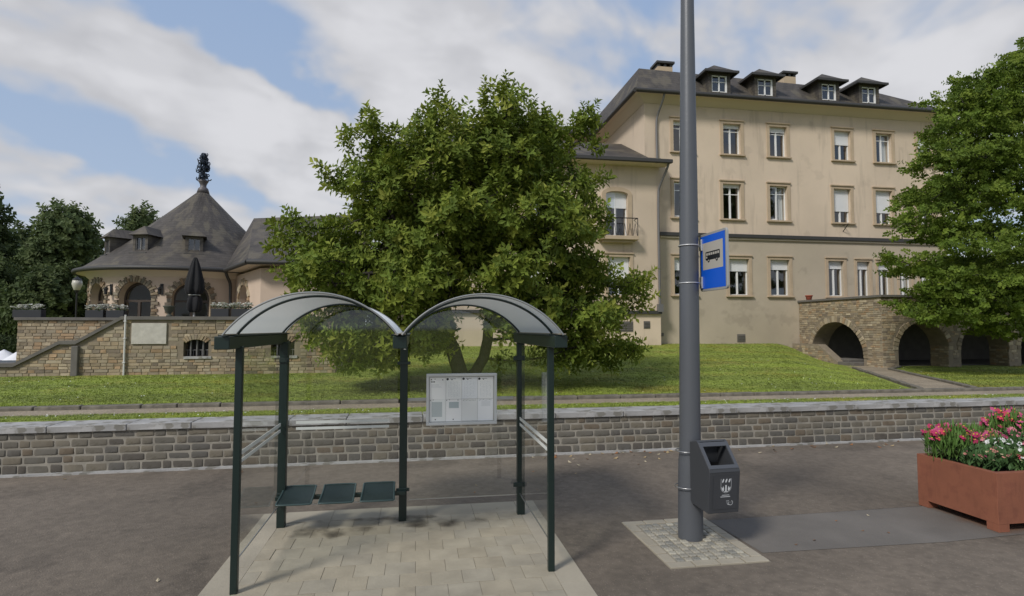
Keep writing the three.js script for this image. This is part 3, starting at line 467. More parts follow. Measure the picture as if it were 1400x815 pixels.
// ───────── stone terrace with stairs ─────────
{
  const o = thing('stone_terrace', 'brown rubble stone terrace wall with sloping stair parapet below the round pavilion', 'terrace');
  const ZF = -18.5, XL = -17, XR = -2.4, prof = [[XL, 1.42], [-11.16, 1.42], [-10.02, 2.05], [-9.6, 2.05], [-8.42, 2.76], [XR, 2.76]];
  const top = x => { for (let i = 1; i < prof.length; i++) if (x <= prof[i][0]) { const [a, b] = prof[i - 1], [c, d] = prof[i]; return b + (d - b) * (x - a) / (c - a); } return 2.76; };
  const s = shapeOf([[XL, 0.6], [XR, 0.6], ...prof.slice().reverse()]), wins = [[-6.75, -6.06], [-4.3, -3.62]];
  for (const [a, b] of wins) hole(s, archPts(a, b, 1.68, 2.1, 0.07, 8));
  part('front_wall', ext(s, 0.45).translate(0, 0, ZF - 0.45), M.mortar, o);
  const out = { pos: [], col: [] };
  const ok = (u0, u1, v0, v1) => { const a = u0 + XL, b = u1 + XL, t = v1 + 0.6; if (t > Math.min(top(a), top(b)) + 0.01) return false; for (const [p, q] of wins) if (b > p - 0.02 && a < q + 0.02 && t > 1.62 && v0 + 0.6 < 2.24) return false; return !(b > -8.17 && a < -7.19 && t > 2.03 && v0 + 0.6 < 2.68); };
  rubble(out, V(XL, 0.6, ZF), V(1, 0, 0), V(0, 0, 1), XR - XL, 2.16, 11, { ok });
  for (const [a, b] of wins) voussoirs(out, V(0, 0, ZF), V(1, 0, 0), V(0, 0, 1), (a + b) / 2, 1.9, (b - a) / 2, 0.27, 0.16, 91, 0.03, 9, Math.PI * 0.22, Math.PI * 0.78);
  rubble(out, V(-12.2, 0.9, -20.3), V(1, 0, 0), V(0, 0, 1), 3.8, 1.86, 12, {});
  rubble(out, V(-12.2, 0.9, -26), V(0, 0, 1), V(-1, 0, 0), 5.7, 1.86, 13, {});
  { const q = part('rubble_stones', rubbleGeo(out), M.rubble, o, true); q.userData.kind = 'stuff'; }
  part('stair_wall', [box(-12.2, -8.4, 0.9, 2.76, -20.7, -20.3), box(-12.2, -11.8, 0.9, 2.76, -26, -20.7)], M.mortar, o);
  const cop = []; for (let i = 1; i < prof.length; i++) { const [a, b] = prof[i - 1], [c, d] = prof[i]; cop.push(ext(shapeOf([[a, b], [c, d], [c, d + 0.1], [a, b + 0.1]]), 0.6).translate(0, 0, ZF - 0.52)); }
  part('coping', [...cop, rbox(-12.28, -8.4, 2.76, 2.85, -20.78, -20.22, 0.01), rbox(-12.28, -11.72, 2.76, 2.85, -26, -20.78, 0.01)], M.copingDark, o);
  part('terrace_floor', [box(-11.8, XR, 0.8, 2.0, -30, -20.7), box(-8.4, XR, 0.8, 2.0, -20.7, ZF - 0.45)], M.concrete, o);
  part('end_wall', box(XR - 0.4, XR - 0.001, 0.8, 2.76, -21, ZF - 0.45), M.mortar, o);
  for (let i = 0; i < 5; i++) part('stair_step', rbox(-9.1 - i * 0.7, -8.401 - i * 0.7, 0.9, 1.86 - i * 0.15, -20.299, ZF - 0.46, 0.01), M.concrete, o);
  part('buttress', [rbox(-9.68, -9.5, 0.9, 2.0, ZF, ZF + 0.12, 0.02)], M.copingDark, o);
  for (const [a, b] of wins) {
    const f = part('barred_window', [box(a, b, 1.68, 2.2, ZF - 0.4, ZF - 0.38)], M.black, o), g = [];
    for (let i = 1; i < 4; i++) g.push(bar(V(mix(a, b, i / 4), 1.69, ZF - 0.1), V(mix(a, b, i / 4), 2.15, ZF - 0.1), 0.028));
    for (let i = 1; i < 9; i++) g.push(bar(V(mix(a, b, i / 9), 1.69, ZF - 0.14), V(mix(a, b, i / 9), 1.88, ZF - 0.14), 0.009));
    g.push(bar(V(a, 1.86, ZF - 0.14), V(b, 1.86, ZF - 0.14), 0.012));
    part('window_bars', g, M.pipe, f);
    part('window_sill', rbox(a + 0.02, b + 0.1, 1.6, 1.68, ZF - 0.1, ZF + 0.05, 0.01), M.coping, f);
  }
}
single('wall_plaque', [rbox(-8.15, -7.21, 2.05, 2.66, -18.505, -18.455, 0.006)], std({ roughness: 0.85, bumpMap: coarse, bumpScale: 0.01, map: tex(256, 0.8, (u, v) => grade([0.50, 0.475, 0.42], tf(u, v, 8, 6, 201), 0.35)) }), 'blank pale stone panel set into the terrace wall', 'plaque');
single('white_drainpipe', [bar(V(-8.31, 1.1, -18.44), V(-8.31, 2.9, -18.44), 0.028), ...[1.5, 2.2, 2.7].map(y => box(-8.345, -8.275, y, y + 0.03, -18.52, -18.4))], std({ color: lin(0.6, 0.59, 0.57), roughness: 0.5 }), 'thin white vertical pipe on the terrace wall beside the plaque', 'pipe');

// ───────── round pavilion ─────────
{
  const o = thing('round_pavilion', 'round cream pavilion with conical slate roof and stone trimmed arches', 'building');
  const C = V(-9.4, 0, -26.86), R = 3.7, Y0 = 1.95, YT = 4.56, D2 = Math.PI / 180, T = 0.4;
  const doors = [17.5, -12.8, -43.1, -73.4].map(a => a * D2), ha = 0.63, ys = 3.62, rise = 0.6;
  const pt = (a, y, r = R) => V(C.x + Math.sin(a) * r, y, C.z + Math.cos(a) * r);
  const headOf = a => { let h = null; for (const d of doors) { let u = (a - d) * R; if (Math.abs(u) <= ha + 1e-6) h = ys + rise * Math.sqrt(Math.max(0, 1 - (u / ha) ** 2)); } return h; };
  const cuts = new Set(); for (let a = -180; a <= 180; a += 4) cuts.add(+(a * D2).toFixed(6));
  for (const d of doors) for (let i = 0; i <= 16; i++) cuts.add(+(d + ha * -Math.cos(Math.PI * i / 16) / R).toFixed(6));
  const as = [...cuts].sort((a, b) => a - b), faces = [], rev = [];
  for (let i = 0; i < as.length - 1; i++) {
    const a = as[i], b = as[i + 1]; if (b - a < 1e-5) continue; const m = headOf((a + b) / 2), ya = m === null ? Y0 : headOf(a) ?? ys, yb = m === null ? Y0 : headOf(b) ?? ys;
    faces.push([pt(a, ya), pt(b, yb), pt(b, YT), pt(a, YT)], [pt(b, yb, R - T), pt(a, ya, R - T), pt(a, YT, R - T), pt(b, YT, R - T)]);
    if (m !== null) rev.push([pt(a, ya), pt(a, ya, R - T), pt(b, yb, R - T), pt(b, yb)]);
  }
  for (const d of doors) for (const s of [-1, 1]) { const a = d + s * ha / R; rev.push([pt(a, Y0), pt(a, Y0, R - T), pt(a, ys, R - T), pt(a, ys)]); }
  part('wall', poly(faces), M.stuccoPink, o);
  part('door_reveals', poly(rev), M.trim, o);
  part('inner_partition', box(-12.7, -6.2, Y0, 4.5, -28.1, -28), M.room, o);
  part('floor', new THREE.CylinderGeometry(R - 0.02, R - 0.02, 0.1, 48).translate(C.x, 2.0, C.z), M.room, o);
  doors.slice(0, 4).forEach((d, k) => {
    const out = { pos: [], col: [] }, r = RNG(800 + k), P = (u, v) => pt(d + u / R, v), N = (u) => V(Math.sin(d + u / R), 0, Math.cos(d + u / R));
    const push = (q, u) => { const c = RUBBLE[Math.floor(r() * RUBBLE.length)], kk = 0.62 + r() * 0.5; frustumPush(out, q, N(u).multiplyScalar(0.03 + r() * 0.03), c.map(x => x * kk), r); };
    for (let i = 0; i < 21; i++) { const A = Math.PI * (i + 0.06) / 21, B = Math.PI * (i + 0.94) / 21, q = 0.15 + (i % 2) * 0.08 + r() * 0.05, at = (t, e) => P((ha + e) * Math.cos(t), ys + (rise + e) * Math.sin(t)); push([at(A, 0.0), at(A, q), at(B, q), at(B, 0.0)], ha * Math.cos(A)); }
    for (const s of [-1, 1]) { let y = Y0; let i = 0; while (y < ys - 0.04) { const h = 0.1 + r() * 0.05, w = 0.13 + (i++ % 2) * 0.09 + r() * 0.05, u0 = s < 0 ? -ha - w : ha, u1 = u0 + w, t = Math.min(y + h, ys) - 0.012; push([P(u0, y), P(u1, y), P(u1, t), P(u0, t)], (u0 + u1) / 2); y += h; } }
    const f = part('arched_door', (() => { const w = ha - 0.01, s = shapeOf(archPts(-w, w, Y0, ys, rise - 0.01)); hole(s, archPts(-w + 0.08, -0.05, Y0 + 0.1, ys - 0.14, 0.02, 2)); hole(s, archPts(0.05, w - 0.08, Y0 + 0.1, ys - 0.14, 0.02, 2)); hole(s, archPts(-w + 0.1, w - 0.1, ys - 0.05, ys, rise - 0.1, 14)); return ext(s, 0.06); })(), std({ color: lin(0.05, 0.035, 0.025), roughness: 0.5 }), o);
    f.position.set(C.x + Math.sin(d) * (R - 0.34), 0, C.z + Math.cos(d) * (R - 0.34)); f.rotation.y = d;
    part('pane', new THREE.ShapeGeometry(shapeOf(archPts(-ha + 0.03, ha - 0.03, Y0 + 0.02, ys, rise - 0.04))).translate(0, 0, 0.03), M.doorGlass, f);
    const q = part('stone_surround', rubbleGeo(out), M.rubble, o, true); q.userData.kind = 'stuff';
  });
  { // cone
    const na = 96, nt = 14, pos = [], uv = [], idx = [], ap = V(-9.19, 8.58, -26.86);
    for (let j = 0; j <= nt; j++) for (let i = 0; i <= na; i++) { const a = i / na * Math.PI * 2 - Math.PI, t = j / nt, e = pt(a, 4.73, 4.18); const q = e.lerp(V(ap.x, e.y, ap.z), t * 0.985); q.y = 4.74 + (ap.y - 4.74) * Math.pow(t, 1.09); pos.push(q.x, q.y, q.z); uv.push(a * 4, t * 5.6); }
    for (let j = 0; j < nt; j++) for (let i = 0; i < na; i++) { const a = j * (na + 1) + i; idx.push(a, a + 1, a + na + 1, a + 1, a + na + 2, a + na + 1); }
    const g = new THREE.BufferGeometry(); g.setAttribute('position', new THREE.Float32BufferAttribute(pos, 3)); g.setAttribute('uv', new THREE.Float32BufferAttribute(uv, 2)); g.setIndex(idx); g.computeVertexNormals();
    part('cone_roof', g, M.slate, o, true);
  }
  part('soffit', new THREE.RingGeometry(R - 0.1, 4.18, 72).rotateX(Math.PI / 2).translate(C.x, 4.66, C.z), M.soffit, o);
  part('cove', new THREE.LatheGeometry([new THREE.Vector2(R, 4.42), new THREE.Vector2(R + 0.18, 4.6), new THREE.Vector2(R + 0.36, 4.655)], 72).translate(C.x, 0, C.z), M.soffit, o);
  part('gutter', new THREE.TorusGeometry(4.21, 0.085, 8, 96).rotateX(Math.PI / 2).translate(C.x, 4.71, C.z), M.zinc, o);
  for (const [a, r0] of [[18, 3.3], [-15, 3.3], [-48, 3.3]]) { // small roof dormers
    const w = 0.3, y0 = 5.0, y1 = 6.05;
    const d = part('dormer', [box(-w, -0.2, y0, y1, -0.1, 0), box(0.2, w, y0, y1, -0.1, 0), box(-0.2, 0.2, y1 - 0.12, y1, -0.1, 0), box(-0.2, 0.2, y0, y0 + 0.42, -0.1, 0), box(-w, -w + 0.04, y0, y1, -1.3, -0.1), box(w - 0.04, w, y0, y1, -1.3, -0.1)], M.slate, o);
    d.position.set(C.x + Math.sin(a * D2) * r0, 0, C.z + Math.cos(a * D2) * r0); d.rotation.y = a * D2;
    const A = V(-0.42, y1 - 0.02, 0.16), B = V(0.42, y1 - 0.02, 0.16), Cc = V(0.42, y1 - 0.02, -1.5), Dd = V(-0.42, y1 - 0.02, -1.5), P = V(0, y1 + 0.36, -0.2), Q = V(0, y1 + 0.36, -1.5);
    part('dormer_roof', poly([[A, B, P], [B, Cc, Q, P], [Dd, A, P, Q], [A, Dd, Cc, B]]), M.slate, d);
    part('dormer_sash', [box(-0.02, 0.02, y0 + 0.42, y1 - 0.12, -0.07, -0.03), box(-0.2, 0.2, y0 + 0.42, y0 + 0.46, -0.07, -0.02), box(-0.2, -0.17, y0 + 0.46, y1 - 0.12, -0.07, -0.02), box(0.17, 0.2, y0 + 0.46, y1 - 0.12, -0.07, -0.02)], M.pipe, d);
    part('dormer_pane', new THREE.PlaneGeometry(0.38, 0.52).translate(0, y0 + 0.68, -0.055), M.glass, d);
    part('dormer_apron', rbox(-0.34, 0.34, y0 + 0.3, y0 + 0.36, 0, 0.14, 0.01), M.zinc, d);
  }
  // finial
  part('finial_base', new THREE.LatheGeometry([[0, 8.2], [0.26, 8.2], [0.2, 8.42], [0.12, 8.5], [0.13, 8.6], [0.19, 8.72], [0.22, 8.78], [0, 8.8]].map(p => new THREE.Vector2(...p)), 16).translate(-9.19, 0.18, -26.86), std({ color: lin(0.1, 0.09, 0.095), roughness: 0.5 }), o);
  { const r = RNG(31), g = [new THREE.CylinderGeometry(0.04, 0.06, 1.2, 6).translate(0, 9.35, 0)];
    for (let i = 0; i < 95; i++) { const t = r(), y = 8.78 + t * 1.18, rad = (0.27 - 0.12 * t * t) * (0.55 + 0.45 * r()) * (t > 0.9 ? 0.5 : 1), a = r() * 6.28; g.push(new THREE.TorusGeometry(0.05 + r() * 0.045, 0.022, 4, 7, 3.5 + r() * 2).rotateZ(r() * 6).rotateY(a + (r() - 0.5)).translate(Math.cos(a) * rad, y, Math.sin(a) * rad)); }
    for (let i = 0; i < 26; i++) { const t = r(), a = r() * 6.28, rad = 0.16 * (1 - t * 0.5); g.push(new THREE.SphereGeometry(0.07, 6, 5).scale(1, 1.5, 0.6).rotateY(a).translate(Math.cos(a) * rad, 8.85 + t * 1.05, Math.sin(a) * rad)); }
    part('finial_ornament', g.map(q => q.translate(-9.19, 0.18, -26.86)), std({ color: lin(0.022, 0.034, 0.055), roughness: 0.5, metalness: 0.3 }), o); }
  // wing that joins on the right
  const J = V(-6.95, 0, -24.05), K = V(-5.2, 0, -20.75), E = V(-2.6, 0, -20.75), d = K.clone().sub(J), L = d.length(), turn = -Math.atan2(d.z, d.x);
  const s = shapeOf([[0, Y0], [L, Y0], [L, YT], [0, YT]]); hole(s, archPts(0.65, 2.05, Y0 + 0.01, 3.5, 0.62));
  const fac = ext(s, 0.35).translate(0, 0, -0.35).rotateY(turn).translate(J.x, 0, J.z);
  part('wing_wall', [fac, box(K.x, E.x, Y0, YT, K.z - 0.35, K.z), box(E.x - 0.35, E.x, Y0, YT, -31, K.z - 0.35), box(-9, E.x, Y0, YT, -31.3, -31)], M.stuccoPink, o);
  { const out = { pos: [], col: [] }, U = d.clone().normalize(), N = V(U.z, 0, -U.x).multiplyScalar(-1); voussoirs(out, J, U, N, 1.35, 3.5, 0.7, 0.62, 0.24, 92, 0.04, 17); for (const [c0, c1] of [[0.4, 0.65], [2.05, 2.3]]) rubble(out, J.clone().addScaledVector(U, c0), U, N, c1 - c0, 3.5, 93, { v0: Y0, cl: [0.2, 0.3], d: 0.04 }); const q = part('stone_surround', rubbleGeo(out), M.rubble, o, true); q.userData.kind = 'stuff';
    const f = part('arched_door', (() => { const s = shapeOf(archPts(0.66, 2.04, Y0, 3.5, 0.61)); hole(s, archPts(0.76, 1.94, Y0 + 0.1, 3.45, 0.54)); return ext(s, 0.06).translate(0, 0, -0.3); })(), std({ color: lin(0.07, 0.03, 0.02), roughness: 0.5 }), o); f.position.copy(J); f.rotation.y = turn; part('pane', new THREE.ShapeGeometry(shapeOf(archPts(0.7, 2.0, Y0 + 0.05, 3.5, 0.55))).translate(0, 0, -0.27), M.doorGlass, f);
    part('wing_partition', box(-6.3, E.x - 0.4, Y0, YT, -24.6, -24.5), M.room, o); }
  const ye = 4.74, eJ = V(-7.2, ye, -23.45), eK = V(-5.5, ye, -20.25), eE = V(-2.2, ye, -20.25), R0 = V(-6.9, 7.25, -26.2), R1 = V(-2.2, 7.5, -25.8), bE = V(-2.2, ye, -31.5), bJ = V(-9, ye, -31.5);
  part('wing_roof', poly([[eJ, eK, R0], [eK, eE, R1, R0], [eE, bE, R1], [bE, bJ, R0, R1]]), M.slate, o);
  part('wing_soffit', poly([[V(-7.18, 4.66, -23.45), V(-6.7, 4.66, -24.6), V(-2.2, 4.66, -24.6), V(-2.2, 4.66, -20.27), V(-5.5, 4.66, -20.27)].reverse()]), M.soffit, o);
  part('wing_gutter', [tube([eJ, eK].map(v => v.clone().setY(4.71)), 0.085, 2, 8), bar(V(-5.52, 4.71, -20.23), V(-2.2, 4.71, -20.23), 0.085)], M.zinc, o);
  part('drainpipe', [tube([V(-7.1, 4.66, -23.3), V(-7.08, 4.5, -23.4), V(-7.05, 4.25, -23.7), V(-7.05, 4.1, -23.75), V(-7.05, 2.0, -23.75)], 0.06, 24, 8)], M.zinc, o);
  for (const a of [2.4, -28]) { const p = pt(a * D2, 3.85, R + 0.02); const l = tag(part(numbered('wall_lantern'), [new THREE.CylinderGeometry(0.07, 0.05, 0.2, 6).translate(0, 0, 0.2), new THREE.ConeGeometry(0.1, 0.1, 6).translate(0, 0.15, 0.2), bar(V(0, 0.25, 0), V(0, 0.22, 0.2), 0.015), box(-0.05, 0.05, -0.1, 0.3, -0.02, 0.02)], M.iron, scene), a > 0 ? 'dark iron lantern between the two front arches of the round pavilion' : 'dark iron lantern left of the left front pavilion arch', 'lantern', 'pavilion wall lanterns'); l.position.copy(p); l.rotation.y = a * D2; }
}

// ───────── things on the terrace ─────────
function petalBall(out, x, y, z, s, r, n = 6) { for (let i = 0; i < n; i++) { const a = i / n * 6.283 + r(), t = 0.3 + r() * 0.5; out.push(new THREE.CircleGeometry(s, 5).rotateX(-Math.PI / 2).rotateZ(t).rotateY(a).translate(x + Math.cos(a) * s * 0.7, y + r() * s * 0.5, z - Math.sin(a) * s * 0.7)); } }
const leafM = std({ color: lin(0.055, 0.095, 0.028), roughness: 0.7, side: THREE.DoubleSide }), whitePetal = std({ color: lin(0.75, 0.75, 0.7), roughness: 0.8, side: THREE.DoubleSide });
function flowerBox(x, y, z, w, label, seed) {
  const o = thing('flower_box', label, 'flower box', [x, y, z], 0, 'dark boxes of white flowers on the terrace'), r = RNG(seed), lf = [], fl = [];
  part('trough', [rbox(-w / 2, w / 2, 0, 0.24, -0.13, 0.13, 0.01)], std({ color: lin(0.022, 0.024, 0.03), roughness: 0.6 }), o);
  for (let i = 0; i < 60; i++) { const a = r() * 6.28; lf.push(new THREE.CircleGeometry(0.035, 4).scale(1, 0.5, 1).rotateX(-1 + r()).rotateY(a).translate((r() - 0.5) * w, 0.23 + r() * 0.1, (r() - 0.5) * 0.28)); }
  for (let i = 0; i < 60; i++) petalBall(fl, (r() - 0.5) * w * 1.05, 0.27 + r() * 0.14, (r() - 0.5) * 0.32, 0.034, r, 5);
  part('foliage', lf, leafM, o).userData.kind = 'stuff'; part('blossoms', fl, whitePetal, o).userData.kind = 'stuff';
}
flowerBox(-12.0, 2.85, -20.48, 0.8, 'white flower box at the far left end of the terrace wall', 1);
flowerBox(-10.1, 2.85, -20.5, 0.52, 'left white flower box below the narrow left pavilion arch', 2);
flowerBox(-9.5, 2.85, -20.5, 0.52, 'right white flower box left of the stair parapet top', 3);
flowerBox(-5.8, 2.86, -18.72, 0.5, 'white flower box just right of the closed black parasol', 4);
flowerBox(-5.2, 2.86, -18.72, 0.55, 'rightmost white flower box on the terrace wall', 5);
single('garden_urn', [new THREE.LatheGeometry([[0, 0], [0.09, 0], [0.08, 0.03], [0.04, 0.06], [0.05, 0.1], [0.12, 0.17], [0.15, 0.28], [0.17, 0.29], [0.17, 0.32], [0.13, 0.32], [0.1, 0.2], [0, 0.18]].map(p => new THREE.Vector2(...p)), 16).translate(-7.25, 2.86, -18.72)], std({ color: lin(0.07, 0.075, 0.06), roughness: 0.8 }), 'dark stone urn on the terrace coping beside the parasol', 'urn');
{
  const o = thing('closed_parasol', 'closed black parasol standing on the terrace before the pavilion', 'parasol', [-6.98, 2.0, -19.9]);
  part('pole', bar(V(0, 0, 0), V(0, 2.75, 0), 0.026), std({ color: lin(0.6, 0.6, 0.6), roughness: 0.4 }), o);
  part('base_plate', rbox(-0.3, 0.3, 0, 0.06, -0.3, 0.3, 0.02), M.iron, o);
  const fold = (prof, n, amp, ph) => { const g = new THREE.LatheGeometry(prof.map(p => new THREE.Vector2(...p)), 32), p = g.attributes.position; for (let i = 0; i < p.count; i++) { const a = Math.atan2(p.getZ(i), p.getX(i)), k = 1 + amp * Math.cos(a * n + ph + p.getY(i) * 0.8); p.setX(i, p.getX(i) * k); p.setZ(i, p.getZ(i) * k); } g.computeVertexNormals(); return g; };
  const cv = std({ color: lin(0.011, 0.011, 0.013), roughness: 0.9 });
  part('folded_canopy', fold([[0.04, 2.78], [0.1, 2.6], [0.17, 2.3], [0.23, 2.0], [0.25, 1.75], [0.2, 1.62], [0.13, 1.58]], 6, 0.2, 0), cv, o);
  part('canopy_skirt', fold([[0.1, 1.56], [0.17, 1.5], [0.21, 1.3], [0.19, 1.1], [0.12, 1.02]], 5, 0.22, 1), cv, o);
  part('tie_strap', new THREE.TorusGeometry(0.16, 0.02, 6, 16).rotateX(Math.PI / 2).translate(0, 1.57, 0), std({ color: lin(0.3, 0.3, 0.28), roughness: 0.8 }), o);
}
{
  const o = thing('garden_lantern', 'small globe lantern on a thin post left of the pavilion', 'lamp', [-14.6, 1.19, -28]);
  part('post', [bar(V(0, 0, 0), V(0, 2.9, 0), 0.04, 0.03), new THREE.CylinderGeometry(0.1, 0.06, 0.1, 8).translate(0, 2.93, 0)], M.iron, o);
  part('globe', new THREE.LatheGeometry([[0, 2.96], [0.12, 3.0], [0.2, 3.25], [0.17, 3.42], [0, 3.46]].map(p => new THREE.Vector2(...p)), 12), std({ color: lin(0.5, 0.48, 0.42), roughness: 0.4 }), o);
  part('cap', new THREE.ConeGeometry(0.2, 0.16, 8).translate(0, 3.52, 0), M.iron, o);
}
for (const [x, z, s, l] of [[-13.35, -21.6, 0.5, 'small white peaked cover at the left edge below the hedge'], [-12.75, -21.4, 0.42, 'white peaked cover just left of the descending stair parapet']]) {
  const o = thing('peaked_cover', l, 'cover', [x, 1.17, z], 0, 'white covers beyond the stair wall');
  part('canopy', new THREE.ConeGeometry(s * 1.1, 0.34, 4, 3).rotateY(0.78).translate(0, 0.48, 0), std({ color: lin(0.75, 0.76, 0.8), roughness: 0.8 }), o);
  part('skirt', box(-s * 0.75, s * 0.75, 0, 0.31, -s * 0.75, s * 0.75), std({ color: lin(0.13, 0.15, 0.2), roughness: 0.8 }), o);
}

// ───────── bus shelter ─────────
{ // paved pad
  const p = struct('shelter_pad', box(-1.98, 1.70, -0.15, 0.008, -8.35, -4.2), M.joint), r = RNG(9);
  const slab = (x0, x1, z0, z1, m, n = 'paver') => { const q = part(n, rbox(x0 + 0.0015, x1 - 0.0015, -0.03, 0.0145 + r() * 0.003, z0 + 0.0015, z1 - 0.0015, 0.0025), m, p); q.rotation.z = (r() - 0.5) * 0.004; };
  for (let z = -8.35, i = 0; z < -4.3; z += 0.9, i++) { slab(-1.98, -1.68, z, z + 0.9, M.concrete, 'edge_slab'); slab(1.42, 1.70, z, z + 0.9, M.concrete, 'edge_slab'); }
  for (let x = -1.68; x < 1.4; x += 0.62) slab(x, x + 0.62, -8.35, -7.9, M.concrete, 'edge_slab');
  for (let z = -7.9, k = 0; z < -4.4; z += 0.3, k++) for (let x = -1.68 - (k % 2) * 0.155; x < 1.41; x += 0.31) { const a = Math.max(x, -1.68), b = Math.min(x + 0.31, 1.42); if (b - a > 0.05) slab(a, b, z, z + 0.3, M.pavers[Math.floor(r() * 4)]); }
}
{ // dirt that has gathered on the pavers under the seats
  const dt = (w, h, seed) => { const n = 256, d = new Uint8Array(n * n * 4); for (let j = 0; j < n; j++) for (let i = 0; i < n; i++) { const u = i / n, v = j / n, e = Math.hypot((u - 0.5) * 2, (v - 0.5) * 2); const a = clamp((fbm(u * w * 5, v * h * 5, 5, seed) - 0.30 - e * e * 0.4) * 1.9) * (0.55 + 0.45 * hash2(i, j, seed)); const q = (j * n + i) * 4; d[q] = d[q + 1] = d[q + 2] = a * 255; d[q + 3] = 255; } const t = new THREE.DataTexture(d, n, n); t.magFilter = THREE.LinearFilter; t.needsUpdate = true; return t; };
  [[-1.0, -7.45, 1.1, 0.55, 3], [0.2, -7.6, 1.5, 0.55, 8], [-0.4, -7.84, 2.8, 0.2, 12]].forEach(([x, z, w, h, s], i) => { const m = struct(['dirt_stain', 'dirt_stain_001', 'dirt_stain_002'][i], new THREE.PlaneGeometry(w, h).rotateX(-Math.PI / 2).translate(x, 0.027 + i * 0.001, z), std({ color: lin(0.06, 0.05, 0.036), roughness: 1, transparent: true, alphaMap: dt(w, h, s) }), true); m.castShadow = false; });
}
{
  const o = thing('bus_shelter', 'dark green bus shelter with twin arched translucent roofs and glass walls', 'bus shelter', [0, 0, 0]);
  const XL = -1.66, XC = -0.14, XR = 1.40, ZF = -5.93, ZR = -7.78, yb = 2.31, yt = 2.43;
  for (const [x, z, w] of [[XL, ZF, 0.033], [XR, ZF, 0.033], [XL + 0.02, ZR, 0.05], [XC, ZR, 0.05], [XR + 0.02, ZR, 0.05]]) part('post', [rbox(x - w, x + w, 0.01, yb + 0.02, z - w, z + w, 0.008)], M.green, o);
  for (const x of [XL - 0.05, XC, XR + 0.02]) { const b = part('gutter_beam', [rbox(x - 0.065, x + 0.065, yb, yt, -7.97, -5.55, 0.008)], M.green, o); part('gutter_lip', [box(x - 0.085, x + 0.085, yt, yt + 0.014, -7.98, -5.72)], M.green2, b); }
  const arcs = [[XL - 0.03, XC - 0.02], [XC + 0.02, XR + 0.03]];
  for (const [x0, x1] of arcs) {
    const c = (x0 + x1) / 2, a = (x1 - x0) / 2, rise = 0.39, Rr = (a * a + rise * rise) / (2 * rise), cy = yt + 0.01 + rise - Rr, t0 = Math.asin(a / Rr), n = 28;
    const P = (t, z, k = 0) => V(c + (Rr + k) * Math.sin(t), cy + (Rr + k) * Math.cos(t), z);
    const pos = [], idx = []; for (let i = 0; i <= n; i++) { const t = -t0 + 2 * t0 * i / n, p = P(t, -5.5), q = P(t, -8.0); pos.push(p.x, p.y, p.z, q.x, q.y, q.z); if (i < n) idx.push(i * 2, i * 2 + 2, i * 2 + 1, i * 2 + 1, i * 2 + 2, i * 2 + 3); }
    const g = new THREE.BufferGeometry(); g.setAttribute('position', new THREE.Float32BufferAttribute(pos, 3)); g.setIndex(idx); g.computeVertexNormals();
    const roof = part('roof_sheet', g, M.roofSheet, o);
    const arc = (z, k) => { const p = []; for (let i = 0; i <= n; i++) p.push(P(-t0 + 2 * t0 * i / n, z, k)); return p; };
    for (const z of [-5.86, ZR]) part('arch_rib', tube(arc(z, -0.015), 0.013, 40, 6), M.green2, roof);
    for (const z of [-5.5, -8.0]) part('edge_trim', tube(arc(z, 0), 0.0095, 40, 6), M.rim, roof);
    for (const s of [-1, 1]) part('foot_flashing', [box(c + s * a - 0.03, c + s * a + 0.03, yt + 0.012, yt + 0.022, -7.99, -5.51)], M.joint, roof);
    // rear glazing with an arched head
    const gx0 = x0 + (x0 < -1 ? 0.09 : 0.06), gx1 = x1 - (x1 > 1 ? 0.05 : 0.06), pts = [[gx0, 0.27], [gx1, 0.27]], tA = Math.asin((gx1 - c) / (Rr - 0.04)), tB = Math.asin((gx0 - c) / (Rr - 0.04));
    for (let i = 0; i <= 18; i++) { const t = tA + (tB - tA) * i / 18; pts.push([c + (Rr - 0.04) * Math.sin(t), cy + (Rr - 0.04) * Math.cos(t)]); }
    const gl = part('rear_glass', new THREE.ShapeGeometry(shapeOf(pts)).translate(0, 0, ZR - 0.02), M.shelterGlass, o);
    part('glass_edge', [box(gx0, gx1, 0.262, 0.274, ZR - 0.025, ZR - 0.015)], M.steel, gl);
    if (x0 < -1) part('glass_stripe', [box(-1.487, -0.326, 1.285, 1.322, ZR - 0.016, ZR - 0.012), box(-1.487, -0.326, 1.21, 1.243, ZR - 0.016, ZR - 0.012)], M.stripe, gl);
  }
  for (const [x, s] of [[XL, 1], [XR, -1]]) {
    const gl = part('side_glass', new THREE.PlaneGeometry(1.74, 1.98).rotateY(Math.PI / 2).translate(x + s * 0.0, 1.29, (ZF + ZR) / 2), M.shelterGlass, o);
    part('glass_stripe', [box(x + s * 0.004 - 0.002, x + s * 0.004 + 0.002, 1.275, 1.315, ZR + 0.07, ZF - 0.06), box(x + s * 0.004 - 0.002, x + s * 0.004 + 0.002, 1.2, 1.235, ZR + 0.07, ZF - 0.06)], M.stripe, gl);
    part('glass_edge', [box(x - 0.005, x + 0.005, 0.29, 0.302, ZR + 0.05, ZF - 0.035)], M.steel, gl);
    for (const [y, z] of [[2.1, ZR], [0.42, ZR]]) part('clamp', [rbox(x + s * 0.03 - 0.06, x + s * 0.03 + 0.06, y - 0.03, y + 0.03, z + (z === ZR ? 0.05 : -0.065), z + (z === ZR ? 0.07 : -0.032), 0.006), new THREE.CylinderGeometry(0.012, 0.012, 0.012, 8).rotateX(Math.PI / 2).translate(x + s * 0.06, y, z + 0.074)], M.green2, o);
  }
  for (const y of [2.05, 0.42]) part('clamp', [rbox(XC - 0.085, XC + 0.085, y - 0.022, y + 0.022, ZR + 0.05, ZR + 0.066, 0.006)], M.green2, o);
  part('number_tag', box(XC - 0.005, XC + 0.025, 2.225, 2.25, ZR + 0.0505, ZR + 0.054), M.white, o);
}
